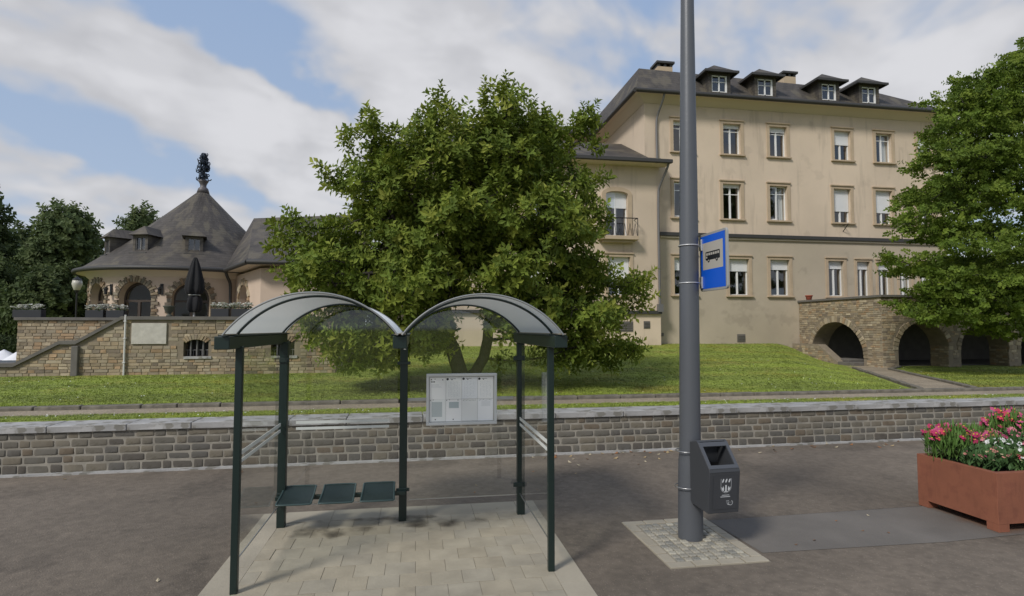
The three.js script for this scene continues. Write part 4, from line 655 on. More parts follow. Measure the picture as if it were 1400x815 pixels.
{ // seats
  const o = thing('shelter_bench', 'row of three dark green metal seats between the shelter posts', 'bench', [0, 0, 0]);
  part('rail', [rbox(-1.69, -0.1, 0.37, 0.42, -7.70, -7.64, 0.006), rbox(-1.68, -1.58, 0.355, 0.435, -7.735, -7.70, 0.005), rbox(-0.19, -0.09, 0.355, 0.435, -7.735, -7.70, 0.005)], M.green, o);
  for (const x of [-1.42, -0.93, -0.44]) {
    const nx = 10, nz = 10, pos = [], idx = [], P = (u, v) => { const sx = 0.2 * (u * 2 - 1), rr = 1 - 0.06 * Math.pow(Math.abs(u * 2 - 1), 4); const z = -7.82 + 0.46 * (0.5 + (v - 0.5) * rr); const y = 0.45 - 0.04 * Math.sin(Math.PI * clamp(v * 1.05)) * (0.4 + 0.6 * Math.sin(Math.PI * u)) - 0.055 * Math.pow(v, 3) + 0.05 * Math.pow(1 - v, 3); return V(sx * (0.96 + 0.04 * v), y, z); };
    for (let j = 0; j <= nz; j++) for (let i = 0; i <= nx; i++) { const p = P(i / nx, j / nz); pos.push(p.x, p.y, p.z); if (i < nx && j < nz) { const a = j * (nx + 1) + i; idx.push(a, a + nx + 1, a + 1, a + 1, a + nx + 1, a + nx + 2); } }
    const g = new THREE.BufferGeometry(); g.setAttribute('position', new THREE.Float32BufferAttribute(pos, 3)); g.setIndex(idx); g.computeVertexNormals();
    const s = part('seat', g, M.seat ??= std({ color: lin(0.017, 0.032, 0.031), roughness: 0.5, side: THREE.DoubleSide, bumpMap: tex(128, 0.05, (u, v) => Math.hypot(((u * 5) % 1) - 0.5, ((v * 5) % 1) - 0.5) < 0.3 ? 0 : 1, false), bumpScale: 0.003 }), o); s.position.x = x;
    const loop = []; for (let i = 0; i < 12; i++) loop.push(P(i / 12, 0)); for (let i = 0; i < 12; i++) loop.push(P(1, i / 12)); for (let i = 0; i < 12; i++) loop.push(P(1 - i / 12, 1)); for (let i = 0; i < 12; i++) loop.push(P(0, 1 - i / 12));
    part('seat_rim', tube(loop, 0.0115, 60, 6, true), M.seatRim ??= std({ color: lin(0.04, 0.07, 0.07), roughness: 0.35 }), s);
    part('seat_bracket', [rbox(-0.06, 0.06, 0.372, 0.392, -7.72, -7.54, 0.004)], M.green, s);
  }
}
{ // timetable case
  const o = thing('timetable_board', 'white framed timetable board behind the right shelter pane', 'notice board', [0.62, 1.565, -7.75]), w = 0.935, h = 0.672;
  part('frame', [rbox(-w / 2, w / 2, h / 2 - 0.035, h / 2, -0.035, 0.03, 0.006), rbox(-w / 2, w / 2, -h / 2, -h / 2 + 0.035, -0.035, 0.03, 0.006), rbox(-w / 2, -w / 2 + 0.035, -h / 2 + 0.035, h / 2 - 0.035, -0.035, 0.03, 0.006), rbox(w / 2 - 0.035, w / 2, -h / 2 + 0.035, h / 2 - 0.035, -0.035, 0.03, 0.006)], std({ color: lin(0.62, 0.63, 0.64), roughness: 0.5 }), o);
  part('back_panel', box(-w / 2 + 0.03, w / 2 - 0.03, -h / 2 + 0.03, h / 2 - 0.03, -0.034, -0.01), std({ color: lin(0.55, 0.55, 0.54) }), o);
  const cols = 4, rowsN = 2, pw = (w - 0.09) / 4, ph = (h - 0.09) / 2, r = RNG(66);
  for (let k = 0; k < 8; k++) {
    const cv = document.createElement('canvas'); cv.width = 256; cv.height = 352; const c = cv.getContext('2d'); const i = k % 4, top = k < 4;
    c.fillStyle = ['#fbfbfb', '#f7f8f8', '#f2f4f8', '#fafafa', '#f2f4f4', '#f8f8f9', '#eeefef', '#f7f8fb'][k]; c.fillRect(0, 0, 256, 352);
    c.fillStyle = '#16181c';
    if (top) { if (i) { c.beginPath(); c.arc(26, 30, 19, 0, 7); c.fill(); c.fillRect(66, 22, 90, 5); c.fillRect(84, 34, 22, 10); } else { c.fillRect(16, 24, 16, 14); c.fillRect(74, 20, 14, 10); c.fillRect(196, 32, 20, 12); for (let q = 0; q < 3; q++) c.fillRect(18 + q * 22, 62, 17, 16); } }
    else if (i < 2) { c.beginPath(); c.arc(i ? 120 : 90, 322, 9, 0, 7); c.fill(); c.fillRect(8, 8, 10, 14); c.fillRect(50, 4, 14, 6); if (i) c.fillRect(190, 6, 12, 12); } else for (let q = 0; q < 9; q++) c.fillRect(20 + q * 24, 12 + r() * 8, 12, 7);
    c.fillStyle = '#b9bec4';
    if (top && i) for (let y = 70; y < 330; y += 9) for (let x = 40; x < 230; x += 24) if (r() < 0.75) c.fillRect(x, y, 12, 2.5);
    if (top && !i) for (let y = 110; y < 170; y += 10) c.fillRect(20, y, 120 + r() * 60, 2);
    if (!top && i === 0) { c.fillStyle = '#c3cbcd'; c.fillRect(30, 40, 170, 240); } if (!top && i === 1) { c.fillStyle = '#b9c4c8'; c.fillRect(50, 40, 160, 100); } if (!top && i === 3) for (let y = 40; y < 120; y += 12) c.fillRect(60, y, 150, 3);
    const t = new THREE.CanvasTexture(cv); t.colorSpace = THREE.SRGBColorSpace;
    const m = part('timetable_sheet', new THREE.PlaneGeometry(pw - 0.004, ph - 0.004), std({ map: t, roughness: 0.7 }), o, true); m.position.set(-w / 2 + 0.045 + pw * (i + 0.5), (top ? 0.5 : -0.5) * ph + (r() - 0.5) * 0.004, -0.006); m.rotation.z = (r() - 0.5) * 0.008;
  }
  part('mounting_bar', [rbox(-0.72, 0.7, -0.02, 0.02, -0.06, -0.036, 0.003)].map(g => g.translate(0, 0, 0)), M.steel, o).visible = true;
}

// ───────── street lamp post with sign and bin ─────────
{
  const p = struct('post_setting', box(2.64, 3.78, -0.1, 0.006, -7.25, -5.79), M.joint), r = RNG(19);
  const st = (x0, x1, z0, z1) => part('border_stone', rbox(x0 + 0.006, x1 - 0.006, -0.03, 0.016 + r() * 0.006, z0 + 0.006, z1 - 0.006, 0.008), M.concrete, p);
  for (let i = 0; i < 4; i++) { st(2.64 + i * 0.285, 2.925 + i * 0.285, -7.25, -7.11); st(2.64 + i * 0.285, 2.925 + i * 0.285, -5.93, -5.79); }
  for (let i = 0; i < 5; i++) { const z = -7.11 + i * 0.236; st(2.64, 2.78, z, z + 0.236); st(3.64, 3.78, z, z + 0.236); }
  const cob = [0, 1, 2].map(i => { const g = new RoundedBoxGeometry(1, 1, 1, 2, 0.22); return g; }), cm = [[0.34, 0.315, 0.26], [0.28, 0.262, 0.22], [0.39, 0.365, 0.3], [0.23, 0.222, 0.195]].map(c => std({ color: lin(...c), map: stoneMap, roughness: 0.85 }));
  for (let j = 0; j < 12; j++) for (let i = 0; i < 9; i++) { const x = 2.79 + (i + 0.5) * 0.0945 + (r() - 0.5) * 0.012, z = -7.1 + (j + 0.5) * 0.0975 + (r() - 0.5) * 0.012; if (Math.hypot(x - 3.27, z + 6.6) < 0.19) continue; const m = new THREE.Mesh(cob[i % 3], cm[Math.floor(r() * 4)]); m.name = 'cobble'; m.castShadow = m.receiveShadow = true; m.position.set(x, -0.012 + r() * 0.01, z); m.scale.set(0.082 + r() * 0.008, 0.06, 0.084 + r() * 0.008); m.rotation.y = (r() - 0.5) * 0.3; p.add(m); }
}
{
  const o = thing('lamp_post', 'tall tapered grey metal lamp post carrying the blue sign', 'lamp post', [3.27, 0, -6.6]); o.rotation.z = -0.0105;
  part('shaft', new THREE.LatheGeometry([[0.0, -0.02], [0.147, -0.02], [0.147, 0.0], [0.142, 0.75], [0.138, 0.92], [0.126, 1.0], [0.12, 2], [0.112, 3.8], [0.082, 6.5], [0.065, 8.6], [0, 8.6]].map(p => new THREE.Vector2(...p)), 32), M.pole, o);
}
{
  const o = thing('bus_stop_sign', 'blue bus stop sign plate with bus pictogram fixed to the lamp post', 'sign', [3.475, 2.955, -6.62]); // plate runs along +z
  const w = 0.62, h = 0.69, sh = new THREE.Shape(), rr = 0.045; sh.moveTo(rr, 0); sh.lineTo(w - rr, 0); sh.quadraticCurveTo(w, 0, w, rr); sh.lineTo(w, h - rr); sh.quadraticCurveTo(w, h, w - rr, h); sh.lineTo(rr, h); sh.quadraticCurveTo(0, h, 0, h - rr); sh.lineTo(0, rr); sh.quadraticCurveTo(0, 0, rr, 0);
  part('plate', new THREE.ExtrudeGeometry(sh, { depth: 0.02, bevelEnabled: true, bevelSize: 0.004, bevelThickness: 0.004, bevelSegments: 2 }).rotateY(-Math.PI / 2).translate(0.01, 0, 0), std({ color: lin(0.42, 0.42, 0.4), roughness: 0.4, metalness: 0.4 }), o);
  const cv = document.createElement('canvas'); cv.width = 512; cv.height = 576; const c = cv.getContext('2d');
  c.fillStyle = '#0a55c4'; c.fillRect(0, 0, 512, 576); c.fillStyle = '#a9a49b'; c.fillRect(46, 78, 420, 292);
  c.save(); c.translate(256, 225); c.fillStyle = '#17181a'; c.beginPath(); c.roundRect(-150, -46, 300, 92, 14); c.fill(); c.fillStyle = '#a9a49b'; for (let i = 0; i < 6; i++) c.fillRect(-136 + i * 47, -32, 36, 26); c.fillRect(-138, 4, 24, 20); c.fillStyle = '#17181a'; for (const x of [-85, 85]) { c.beginPath(); c.arc(x, 48, 24, 0, 7); c.fill(); } c.fillStyle = '#a9a49b'; for (const x of [-85, 85]) { c.beginPath(); c.arc(x, 48, 9, 0, 7); c.fill(); } c.restore();
  const t = new THREE.CanvasTexture(cv); t.colorSpace = THREE.SRGBColorSpace;
  for (const s of [-1, 1]) { const m = part('sign_face', new THREE.PlaneGeometry(w - 0.05, h - 0.05).rotateY(s * Math.PI / 2), std({ map: t, roughness: 0.45 }), o, true); m.position.set(s < 0 ? -0.0155 : 0.0155, h / 2, w / 2); }
  for (const y of [0.1, 0.56]) part('bracket', [rbox(-0.034, -0.015, y - 0.065, y + 0.075, 0.015, 0.075, 0.004), new THREE.TorusGeometry(0.118, 0.008, 6, 28).rotateX(Math.PI / 2).translate(-0.172, y, 0.02), rbox(-0.075, -0.012, y - 0.015, y + 0.015, -0.0, 0.03, 0.003)], std({ color: lin(0.6, 0.6, 0.6), roughness: 0.4, metalness: 0.5 }), o);
}
{
  const o = thing('litter_bin', 'dark grey litter bin with white crest mounted on the lamp post', 'litter bin', [3.405, 0, -6.27], 0.06);
  const pf = [[0.17, 0.45], [0.215, 0.90], [0.205, 0.935], [-0.02, 1.185], [-0.05, 1.2], [-0.19, 1.16], [-0.19, 0.5], [-0.17, 0.47]];
  const W = 0.185, wall = 0.016;
  const sideS = shapeOf(pf), mk = () => new THREE.ExtrudeGeometry(sideS, { depth: wall, bevelEnabled: true, bevelSize: 0.006, bevelThickness: 0.006, bevelSegments: 2 }).rotateY(-Math.PI / 2);
  const strip = (a, b, x0, x1, t = 0.014) => { const d = V(0, b[1] - a[1], b[0] - a[0]), L = d.length(), n = V(0, d.z, -d.y).normalize(); const g = new THREE.BoxGeometry(x1 - x0, L, t); const ang = Math.atan2(d.z, d.y); g.rotateX(ang); return g.translate((x0 + x1) / 2, (a[1] + b[1]) / 2, (a[0] + b[0]) / 2); };
  part('body', [mk().translate(W, 0, 0), mk().translate(-W + wall, 0, 0), strip(pf[0], pf[1], -W, W), strip(pf[7], pf[0], -W, W), strip(pf[6], pf[5], -W, W), strip(pf[1], pf[2], -W, W, 0.02), rbox(-W, W, 0.88, 0.945, 0.19, 0.216, 0.006)], M.bin, o);
  // slanted top with its opening
  const a = pf[2], b = pf[3], lerp = t => [mix(a[0], b[0], t), mix(a[1], b[1], t)];
  part('top_frame', [strip(a, lerp(0.13), -W, W, 0.02), strip(lerp(0.84), b, -W, W, 0.02), strip(lerp(0.13), lerp(0.84), -W, -W + 0.036, 0.02), strip(lerp(0.13), lerp(0.84), W - 0.036, W, 0.02), strip(pf[4], pf[5], -W, W, 0.02)], M.binTop ??= std({ color: lin(0.07, 0.075, 0.085), roughness: 0.5 }), o);
  part('liner', [box(-W + 0.02, W - 0.02, 0.5, 0.52, -0.17, 0.16), box(-W + 0.012, W - 0.012, 0.52, 0.92, -0.175, -0.165)], M.black, o);
  const cv = document.createElement('canvas'); cv.width = 256; cv.height = 320; const c = cv.getContext('2d'); c.clearRect(0, 0, 256, 320); c.fillStyle = '#3c3e42'; c.fillRect(0, 0, 256, 320); c.fillStyle = '#c9cccf'; c.strokeStyle = '#c9cccf';
  for (let i = 0; i < 3; i++) { c.beginPath(); c.ellipse(100 + i * 34, 46, 8, 20, 0.35, 0, 7); c.fill(); }
  c.lineWidth = 3; c.beginPath(); c.moveTo(78, 26); c.lineTo(78, 110); c.quadraticCurveTo(80, 150, 132, 164); c.quadraticCurveTo(186, 150, 188, 110); c.lineTo(188, 26); c.stroke();
  c.beginPath(); c.moveTo(84, 104); c.lineTo(96, 118); c.lineTo(104, 96); c.lineTo(112, 118); c.lineTo(112, 142); c.lineTo(100, 144); c.quadraticCurveTo(86, 130, 84, 104); c.fill(); c.beginPath(); c.moveTo(182, 104); c.lineTo(170, 118); c.lineTo(162, 96); c.lineTo(154, 118); c.lineTo(154, 142); c.lineTo(166, 144); c.quadraticCurveTo(180, 130, 182, 104); c.fill(); c.fillRect(125, 88, 16, 60); c.fillRect(112, 148, 42, 6);
  for (let x = 92; x < 170; x += 8) c.fillRect(x, 182, 6, 7); for (let x = 78; x < 176; x += 8) c.fillRect(x, 197, 6, 8);
  c.lineWidth = 4; c.beginPath(); c.arc(188, 262, 22, -1.2, 3.6); c.stroke(); for (let x = 140; x < 172; x += 8) c.fillRect(x, 240, 5, 6); c.beginPath(); c.moveTo(150, 254); c.quadraticCurveTo(150, 282, 176, 280); c.stroke(); c.fillRect(180, 254, 4, 6); c.fillRect(194, 254, 4, 6);
  const t = new THREE.CanvasTexture(cv); t.colorSpace = THREE.SRGBColorSpace;
  const ang = Math.atan2(pf[1][0] - pf[0][0], pf[1][1] - pf[0][1]);
  const m = part('printed_crest', new THREE.PlaneGeometry(0.3, 0.375).rotateX(ang), std({ map: t, roughness: 0.5 }), o, true); m.position.set(0.01, 0.675, mix(pf[0][0], pf[1][0], 0.5) + 0.012);
  part('mounting_strap', [0.62, 1.04].map(y => new THREE.TorusGeometry(y < 0.9 ? 0.145 : 0.129, 0.006, 6, 28).rotateX(Math.PI / 2).translate(-0.155, y, -0.325)), M.steel, o);
  part('back_plate', [rbox(-0.16, -0.02, 0.55, 1.1, -0.215, -0.19, 0.004)], M.bin, o);
}

// ───────── planter ─────────
{
  const x0 = 7.07, x1 = 9.0, z0 = -7.28, z1 = -6.13, y0 = 0.1, y1 = 0.72, t = 0.025;
  const o = thing('corten_planter', 'rust brown steel planter box full of flowers at the right edge', 'planter');
  part('shell', [rbox(x0, x1, y0, y1, z1 - t, z1, 0.004), rbox(x0, x1, y0, y1, z0, z0 + t, 0.004), rbox(x0, x0 + t, y0, y1 - 0.0005, z0 + t, z1 - t, 0.003), rbox(x1 - t, x1, y0, y1 - 0.0005, z0 + t, z1 - t, 0.003), box(x0 + t, x1 - t, y0 + 0.002, y0 + 0.02, z0 + t, z1 - t)], M.rust, o);
  part('rim', [rbox(x0 + 0.002, x1 - 0.002, y1 - 0.012, y1 + 0.004, z1 - 0.07, z1 - 0.002, 0.003), rbox(x0 + 0.002, x1 - 0.002, y1 - 0.012, y1 + 0.004, z0 + 0.002, z0 + 0.07, 0.003), rbox(x0 + 0.002, x0 + 0.07, y1 - 0.012, y1 + 0.003, z0 + 0.07, z1 - 0.07, 0.003), rbox(x1 - 0.07, x1 - 0.002, y1 - 0.012, y1 + 0.003, z0 + 0.07, z1 - 0.07, 0.003)], M.rust, o);
  for (const [x, z] of [[x0, z1 - 0.16], [x1 - 0.16, z1 - 0.16], [x0, z0], [x1 - 0.16, z0]]) part('leg', rbox(x + 0.002, x + 0.158, 0.005, y0 + 0.003, z + 0.002, z + 0.158, 0.003), M.rust, o);
  part('soil', box(x0 + t, x1 - t, 0.3, 0.66, z0 + t, z1 - t), M.soil, o);
  // rust washed out onto the asphalt along the planter's foot
  const n = 256, d = new Uint8Array(n * n * 4); for (let j = 0; j < n; j++) for (let i = 0; i < n; i++) { const u = i / n, v = j / n, e = Math.max(Math.abs(u - 0.5), Math.abs(v - 0.5)) * 2; const a = clamp((fbm(u * 9, v * 7, 5, 3) + 0.25 - sstep(0.62, 1, e) * 0.9) * 1.3) * (0.5 + 0.5 * hash2(i, j, 2)) * 0.55, q = (j * n + i) * 4; d[q] = d[q + 1] = d[q + 2] = a * 255; d[q + 3] = 255; } const al = new THREE.DataTexture(d, n, n); al.magFilter = THREE.LinearFilter; al.needsUpdate = true;
  struct('rust_stain', new THREE.PlaneGeometry(x1 - x0 + 0.3, z1 - z0 + 0.36).rotateX(-Math.PI / 2).translate((x0 + x1) / 2, 0.008, (z0 + z1) / 2), std({ color: lin(0.26, 0.11, 0.05), roughness: 1, transparent: true, alphaMap: al }), true).castShadow = false;
}
{
  const dm = c => std({ color: lin(...c), roughness: 0.75, side: THREE.DoubleSide });
  const gr = [dm([0.085, 0.17, 0.03]), dm([0.05, 0.11, 0.03]), dm([0.07, 0.14, 0.035])], pk = { magenta: dm([0.36, 0.018, 0.085]), rose: dm([0.44, 0.065, 0.16]), pink: dm([0.62, 0.2, 0.26]), salmon: dm([0.55, 0.24, 0.19]), white: dm([0.72, 0.72, 0.68]), yellow: dm([0.6, 0.42, 0.05]), hot: dm([0.47, 0.035, 0.08]), cream: dm([0.6, 0.55, 0.32]) };
  function petals(kind, s, r) {
    const g = []; if (kind === 'cosmos') for (let i = 0; i < 7; i++) g.push(new THREE.CircleGeometry(s * 0.42, 6).scale(0.8, 1.15, 1).translate(0, s * 0.55, 0).rotateX(-0.35 - r() * 0.2).rotateZ(i / 7 * 6.283));
    else for (let L = 0; L < 3; L++) for (let i = 0; i < 10 - L * 2; i++) g.push(new THREE.CircleGeometry(s * 0.3, 5).scale(0.6, 1.25, 1).translate(0, s * (0.62 - L * 0.2), 0).rotateX(-0.25 - L * 0.42).rotateZ(i / (10 - L * 2) * 6.283 + L));
    return join(g);
  }
  const lib = {}; for (const [k, kind] of [['cosmos', 'cosmos'], ['mum', 'mum']]) lib[k] = [0, 1, 2].map(i => petals(kind, 1, RNG(50 + i)));
  function plant(name, label, x, z, rad, h, leafMat, feather, flowers, seed) {
    const o = thing(name, label, 'flowers', [x, 0.655, z], 0, 'flowering plants in the rusty planter'), r = RNG(seed), lf = [], st = [];
    const n = feather ? 1500 : 700;
    for (let i = 0; i < n; i++) { const a = r() * 6.283, rr = rad * Math.sqrt(r()), y = h * (0.05 + 0.87 * Math.sqrt(r())) * (1 - 0.35 * (rr / rad) ** 2), L = feather ? 0.05 + r() * 0.05 : 0.035 + r() * 0.03; lf.push(new THREE.CircleGeometry(L, 4).scale(feather ? 0.13 : 0.45, 1, 1).translate(0, L * 0.7, 0).rotateX(r() * 1.5 - 0.4).rotateY(r() * 6.28).translate(Math.cos(a) * rr, y, Math.sin(a) * rr)); }
    for (let i = 0; i < 14; i++) { const a = r() * 6.283, rr = rad * 0.7 * r(); st.push(bar(V(rr * 0.4 * Math.cos(a), -0.02, rr * 0.4 * Math.sin(a)), V(rr * Math.cos(a), h * 0.8, rr * Math.sin(a)), 0.004, 0.003, 4)); }
    part('stems', st, gr[1], o).userData.kind = 'stuff'; part('foliage', lf, leafMat, o).userData.kind = 'stuff';
    for (const [kind, col, cnt, s, yf] of flowers) for (let i = 0; i < cnt; i++) { const a = r() * 6.283, rr = rad * Math.sqrt(r()) * 1.02; const m = new THREE.Mesh(lib[kind][i % 3], pk[col]); m.name = 'flower'; m.castShadow = m.receiveShadow = true; const y = h * (yf + (r() - 0.5) * 0.2) * (1 - 0.25 * (rr / rad) ** 2); m.position.set(Math.cos(a) * rr, y, Math.sin(a) * rr); m.scale.setScalar(s * (0.8 + r() * 0.4)); m.rotation.set(-0.9 + (r() - 0.5) * 1.1, (r() - 0.5) * 1.6, r() * 6, 'YXZ'); o.add(m); if (kind === 'cosmos') { const e = new THREE.Mesh(new THREE.SphereGeometry(0.2, 6, 4), pk.yellow); e.name = 'flower_centre'; e.position.z = 0.03; m.add(e); } const b = part('stalk', bar(V(rr * 0.7 * Math.cos(a), h * 0.3, rr * 0.7 * Math.sin(a)), m.position.clone(), 0.003, 0.002, 4), gr[1], o); }
  }
  plant('cosmos_plant', 'crimson cosmos over bright feathery green leaves at the planter left end', 7.33, -6.98, 0.3, 0.52, gr[0], true, [['cosmos', 'magenta', 34, 0.05, 0.98], ['cosmos', 'hot', 14, 0.05, 0.9], ['cosmos', 'rose', 12, 0.048, 0.95]], 1);
  plant('cosmos_plant', 'rose pink cosmos behind the white flowers in the planter', 7.8, -7.0, 0.29, 0.46, gr[0], true, [['cosmos', 'rose', 34, 0.05, 0.95], ['cosmos', 'magenta', 16, 0.05, 0.9], ['cosmos', 'pink', 10, 0.045, 0.95]], 2);
  plant('cosmos_plant', 'tallest red and pink cosmos clump towards the right edge', 8.3, -6.96, 0.32, 0.7, gr[0], true, [['cosmos', 'hot', 20, 0.052, 0.92], ['cosmos', 'rose', 24, 0.05, 0.98], ['cosmos', 'magenta', 14, 0.05, 0.85]], 3);
  plant('salmon_flower_plant', 'small salmon pink flowers over dark leaves at the planter near edge', 7.36, -6.5, 0.25, 0.3, gr[1], false, [['mum', 'salmon', 26, 0.027, 0.97], ['mum', 'cream', 8, 0.02, 0.85], ['mum', 'rose', 8, 0.027, 0.97]], 4);
  plant('daisy_plant', 'white daisies in the middle of the planter', 7.74, -6.62, 0.23, 0.37, gr[1], false, [['mum', 'white', 34, 0.034, 1.0], ['mum', 'cream', 8, 0.024, 0.8]], 5);
  plant('chrysanthemum_plant', 'round pink chrysanthemum heads above the white daisies', 8.04, -6.72, 0.18, 0.46, gr[1], false, [['mum', 'pink', 16, 0.06, 1.0], ['mum', 'rose', 5, 0.055, 0.95]], 6);
  plant('chrysanthemum_plant', 'hot pink chrysanthemums low by the near right corner', 7.75, -6.34, 0.18, 0.29, gr[2], false, [['mum', 'hot', 9, 0.056, 0.97], ['mum', 'cream', 9, 0.024, 0.8], ['mum', 'white', 7, 0.034, 1.0]], 7);
  plant('daisy_plant', 'cream and white flowers spilling at the right frame edge', 8.3, -6.4, 0.27, 0.37, gr[2], false, [['mum', 'cream', 20, 0.033, 0.95], ['mum', 'white', 16, 0.036, 1.0], ['mum', 'pink', 10, 0.045, 0.95]], 8);
}

// ───────── trees ─────────
function leafTris(pos, nrm, base, dir, up, L, W, fold) { // one folded leaf
  const side = new THREE.Vector3().crossVectors(dir, up).normalize(), n = new THREE.Vector3().crossVectors(side, dir).normalize();
  const mid = base.clone().addScaledVector(dir, L * 0.55).addScaledVector(n, -fold * W), a = base.clone().addScaledVector(dir, L * 0.55).addScaledVector(side, -W).addScaledVector(n, fold * W * 0.3), b = base.clone().addScaledVector(dir, L * 0.55).addScaledVector(side, W).addScaledVector(n, fold * W * 0.3), tip = base.clone().addScaledVector(dir, L).addScaledVector(n, -fold * W * 1.6);
  for (const t of [[base, mid, a], [base, b, mid], [a, mid, tip], [mid, b, tip]]) for (const v of t) pos.push(v.x, v.y, v.z);
}
function sprayGeo(seed, { n = 11, shoot = 0.34, L = 0.13, W = 0.032, flat = 0, droop = 0.2 } = {}) {
  const r = RNG(seed), pos = [];
  for (let i = 0; i < n; i++) {
    const t = (i + 0.5) / n, a = flat ? (i % 2 ? 0 : Math.PI) + (r() - 0.5) * 0.9 : i * 2.4 + r() * 0.6, out = V(Math.cos(a), 0, Math.sin(a));
    const dir = out.clone().multiplyScalar(0.85).add(V(0, 0.75 * t + 0.15 - droop * (1 - t), 0)).add(V((r() - 0.5) * 0.4, (r() - 0.5) * 0.4, (r() - 0.5) * 0.4)).normalize();
    const up = V(0, 1, 0).addScaledVector(out, -0.5).add(V((r() - 0.5) * 0.5, 0, (r() - 0.5) * 0.5)).normalize(), k = 0.75 + r() * 0.5;
    leafTris(pos, null, V((r() - 0.5) * 0.02, shoot * t, (r() - 0.5) * 0.02), dir, flat ? V((r() - 0.5) * 0.5, (r() - 0.5) * 0.3, 1).normalize() : up, L * k, W * k, 0.35);
  }
  const g = new THREE.BufferGeometry(); g.setAttribute('position', new THREE.Float32BufferAttribute(pos, 3)); g.computeVertexNormals();
  g.setAttribute('uv', new THREE.BufferAttribute(new Float32Array(pos.length / 3 * 2), 2));
  return g;
}
const leafMat = (rough = 0.7) => new THREE.MeshPhysicalMaterial({ color: lin(1, 1, 1), roughness: rough, transmission: 0.45, thickness: 0, side: THREE.DoubleSide, specularIntensity: 0.22 });
// space colonisation: attractors in ellipsoids, branches grow to reach them
function growTree({ stems, blobs, count, seed, step = 0.3, kill = 0.5, reach = 2.6, shell = 0.55, floor = -9 }) {
  const r = RNG(seed), pts = [], vol = blobs.map(b => b[3] * b[4] * b[5]), tot = vol.reduce((a, b) => a + b);
  while (pts.length < count) { let q = r() * tot, k = 0; while (q > vol[k]) q -= vol[k++]; const b = blobs[k]; const a = r() * 6.283, u = r() * 2 - 1, s = Math.sqrt(1 - u * u), rad = Math.cbrt(mix(shell ** 3, 1, r())); const p = V(b[0] + b[3] * rad * s * Math.cos(a), b[1] + b[4] * rad * u, b[2] + b[5] * rad * s * Math.sin(a)); if (p.y > floor) pts.push(p); }
  const nodes = []; for (const st of stems) { let prev = -1; if (st.from !== undefined) prev = st.from(nodes); for (const p of st.pts) { nodes.push({ p: V(...p), par: prev, kids: 0, d: V(0, 1, 0) }); prev = nodes.length - 1; } }
  let alive = pts.map((p, i) => i); const near = new Int32Array(count).fill(-1), nd = new Float32Array(count).fill(1e9); let seen = 0;
  for (let it = 0; it < 90 && alive.length; it++) {
    for (const i of alive) for (let j = seen; j < nodes.length; j++) { const d = nodes[j].p.distanceToSquared(pts[i]); if (d < nd[i]) { nd[i] = d; near[i] = j; } }
    seen = nodes.length; const pull = new Map();
    alive = alive.filter(i => nd[i] > kill * kill);
    for (const i of alive) if (nd[i] < reach * reach * (it < 12 ? 6 : 1)) { const v = pts[i].clone().sub(nodes[near[i]].p).normalize(); const q = pull.get(near[i]); if (q) q.add(v); else pull.set(near[i], v); }
    if (!pull.size) break;
    for (const [j, v] of pull) { if (nodes[j].kids > 5) continue; v.normalize().add(V((r() - 0.5) * 0.35, (r() - 0.5) * 0.35 + 0.03, (r() - 0.5) * 0.35)).normalize(); nodes[j].kids++; nodes.push({ p: nodes[j].p.clone().addScaledVector(v, step), par: j, kids: 0, d: v }); }
    if (nodes.length > 9000) break;
  }
  return nodes;
}
function limbGeo(nodes, tip = 0.006, pw = 2.25, maxR = 1, minR = 0.0) {
  const a = new Float32Array(nodes.length); for (let i = nodes.length - 1; i >= 0; i--) { if (!a[i]) a[i] = Math.pow(tip, pw); if (nodes[i].par >= 0) a[nodes[i].par] += a[i]; }
  const rad = Array.from(a, x => Math.min(maxR, Math.pow(x, 1 / pw))), gs = [];
  nodes.forEach((n, i) => { if (n.par < 0 || rad[i] < minR) return; const m = nodes[n.par], r1 = rad[i], r0 = Math.min(rad[n.par], r1 * 1.25); gs.push(bar(m.p, n.p.clone().addScaledVector(n.p.clone().sub(m.p), 0.06), r0, r1, r1 > 0.05 ? 9 : 5)); });
  return { geo: join(gs), rad };
}
function crown(tree, name, places, geo, mat, seed, colors) {
  const r = RNG(seed), im = new THREE.InstancedMesh(geo, mat, places.length), m = new THREE.Matrix4(), q = new THREE.Quaternion(), q2 = new THREE.Quaternion(), c = new THREE.Color();
  places.forEach(({ p, d, s }, i) => { q.setFromUnitVectors(V(0, 1, 0), d); q2.setFromAxisAngle(V(0, 1, 0), r() * 6.283); m.compose(p, q.multiply(q2), V(s, s, s)); im.setMatrixAt(i, m); const k = colors[Math.floor(r() * colors.length)], f = 0.8 + r() * 0.4; im.setColorAt(i, c.setRGB(k[0] * f, k[1] * f, k[2] * f)); });
  im.name = name; im.castShadow = im.receiveShadow = true; im.userData.kind = 'stuff'; tree.add(im); return im;
}
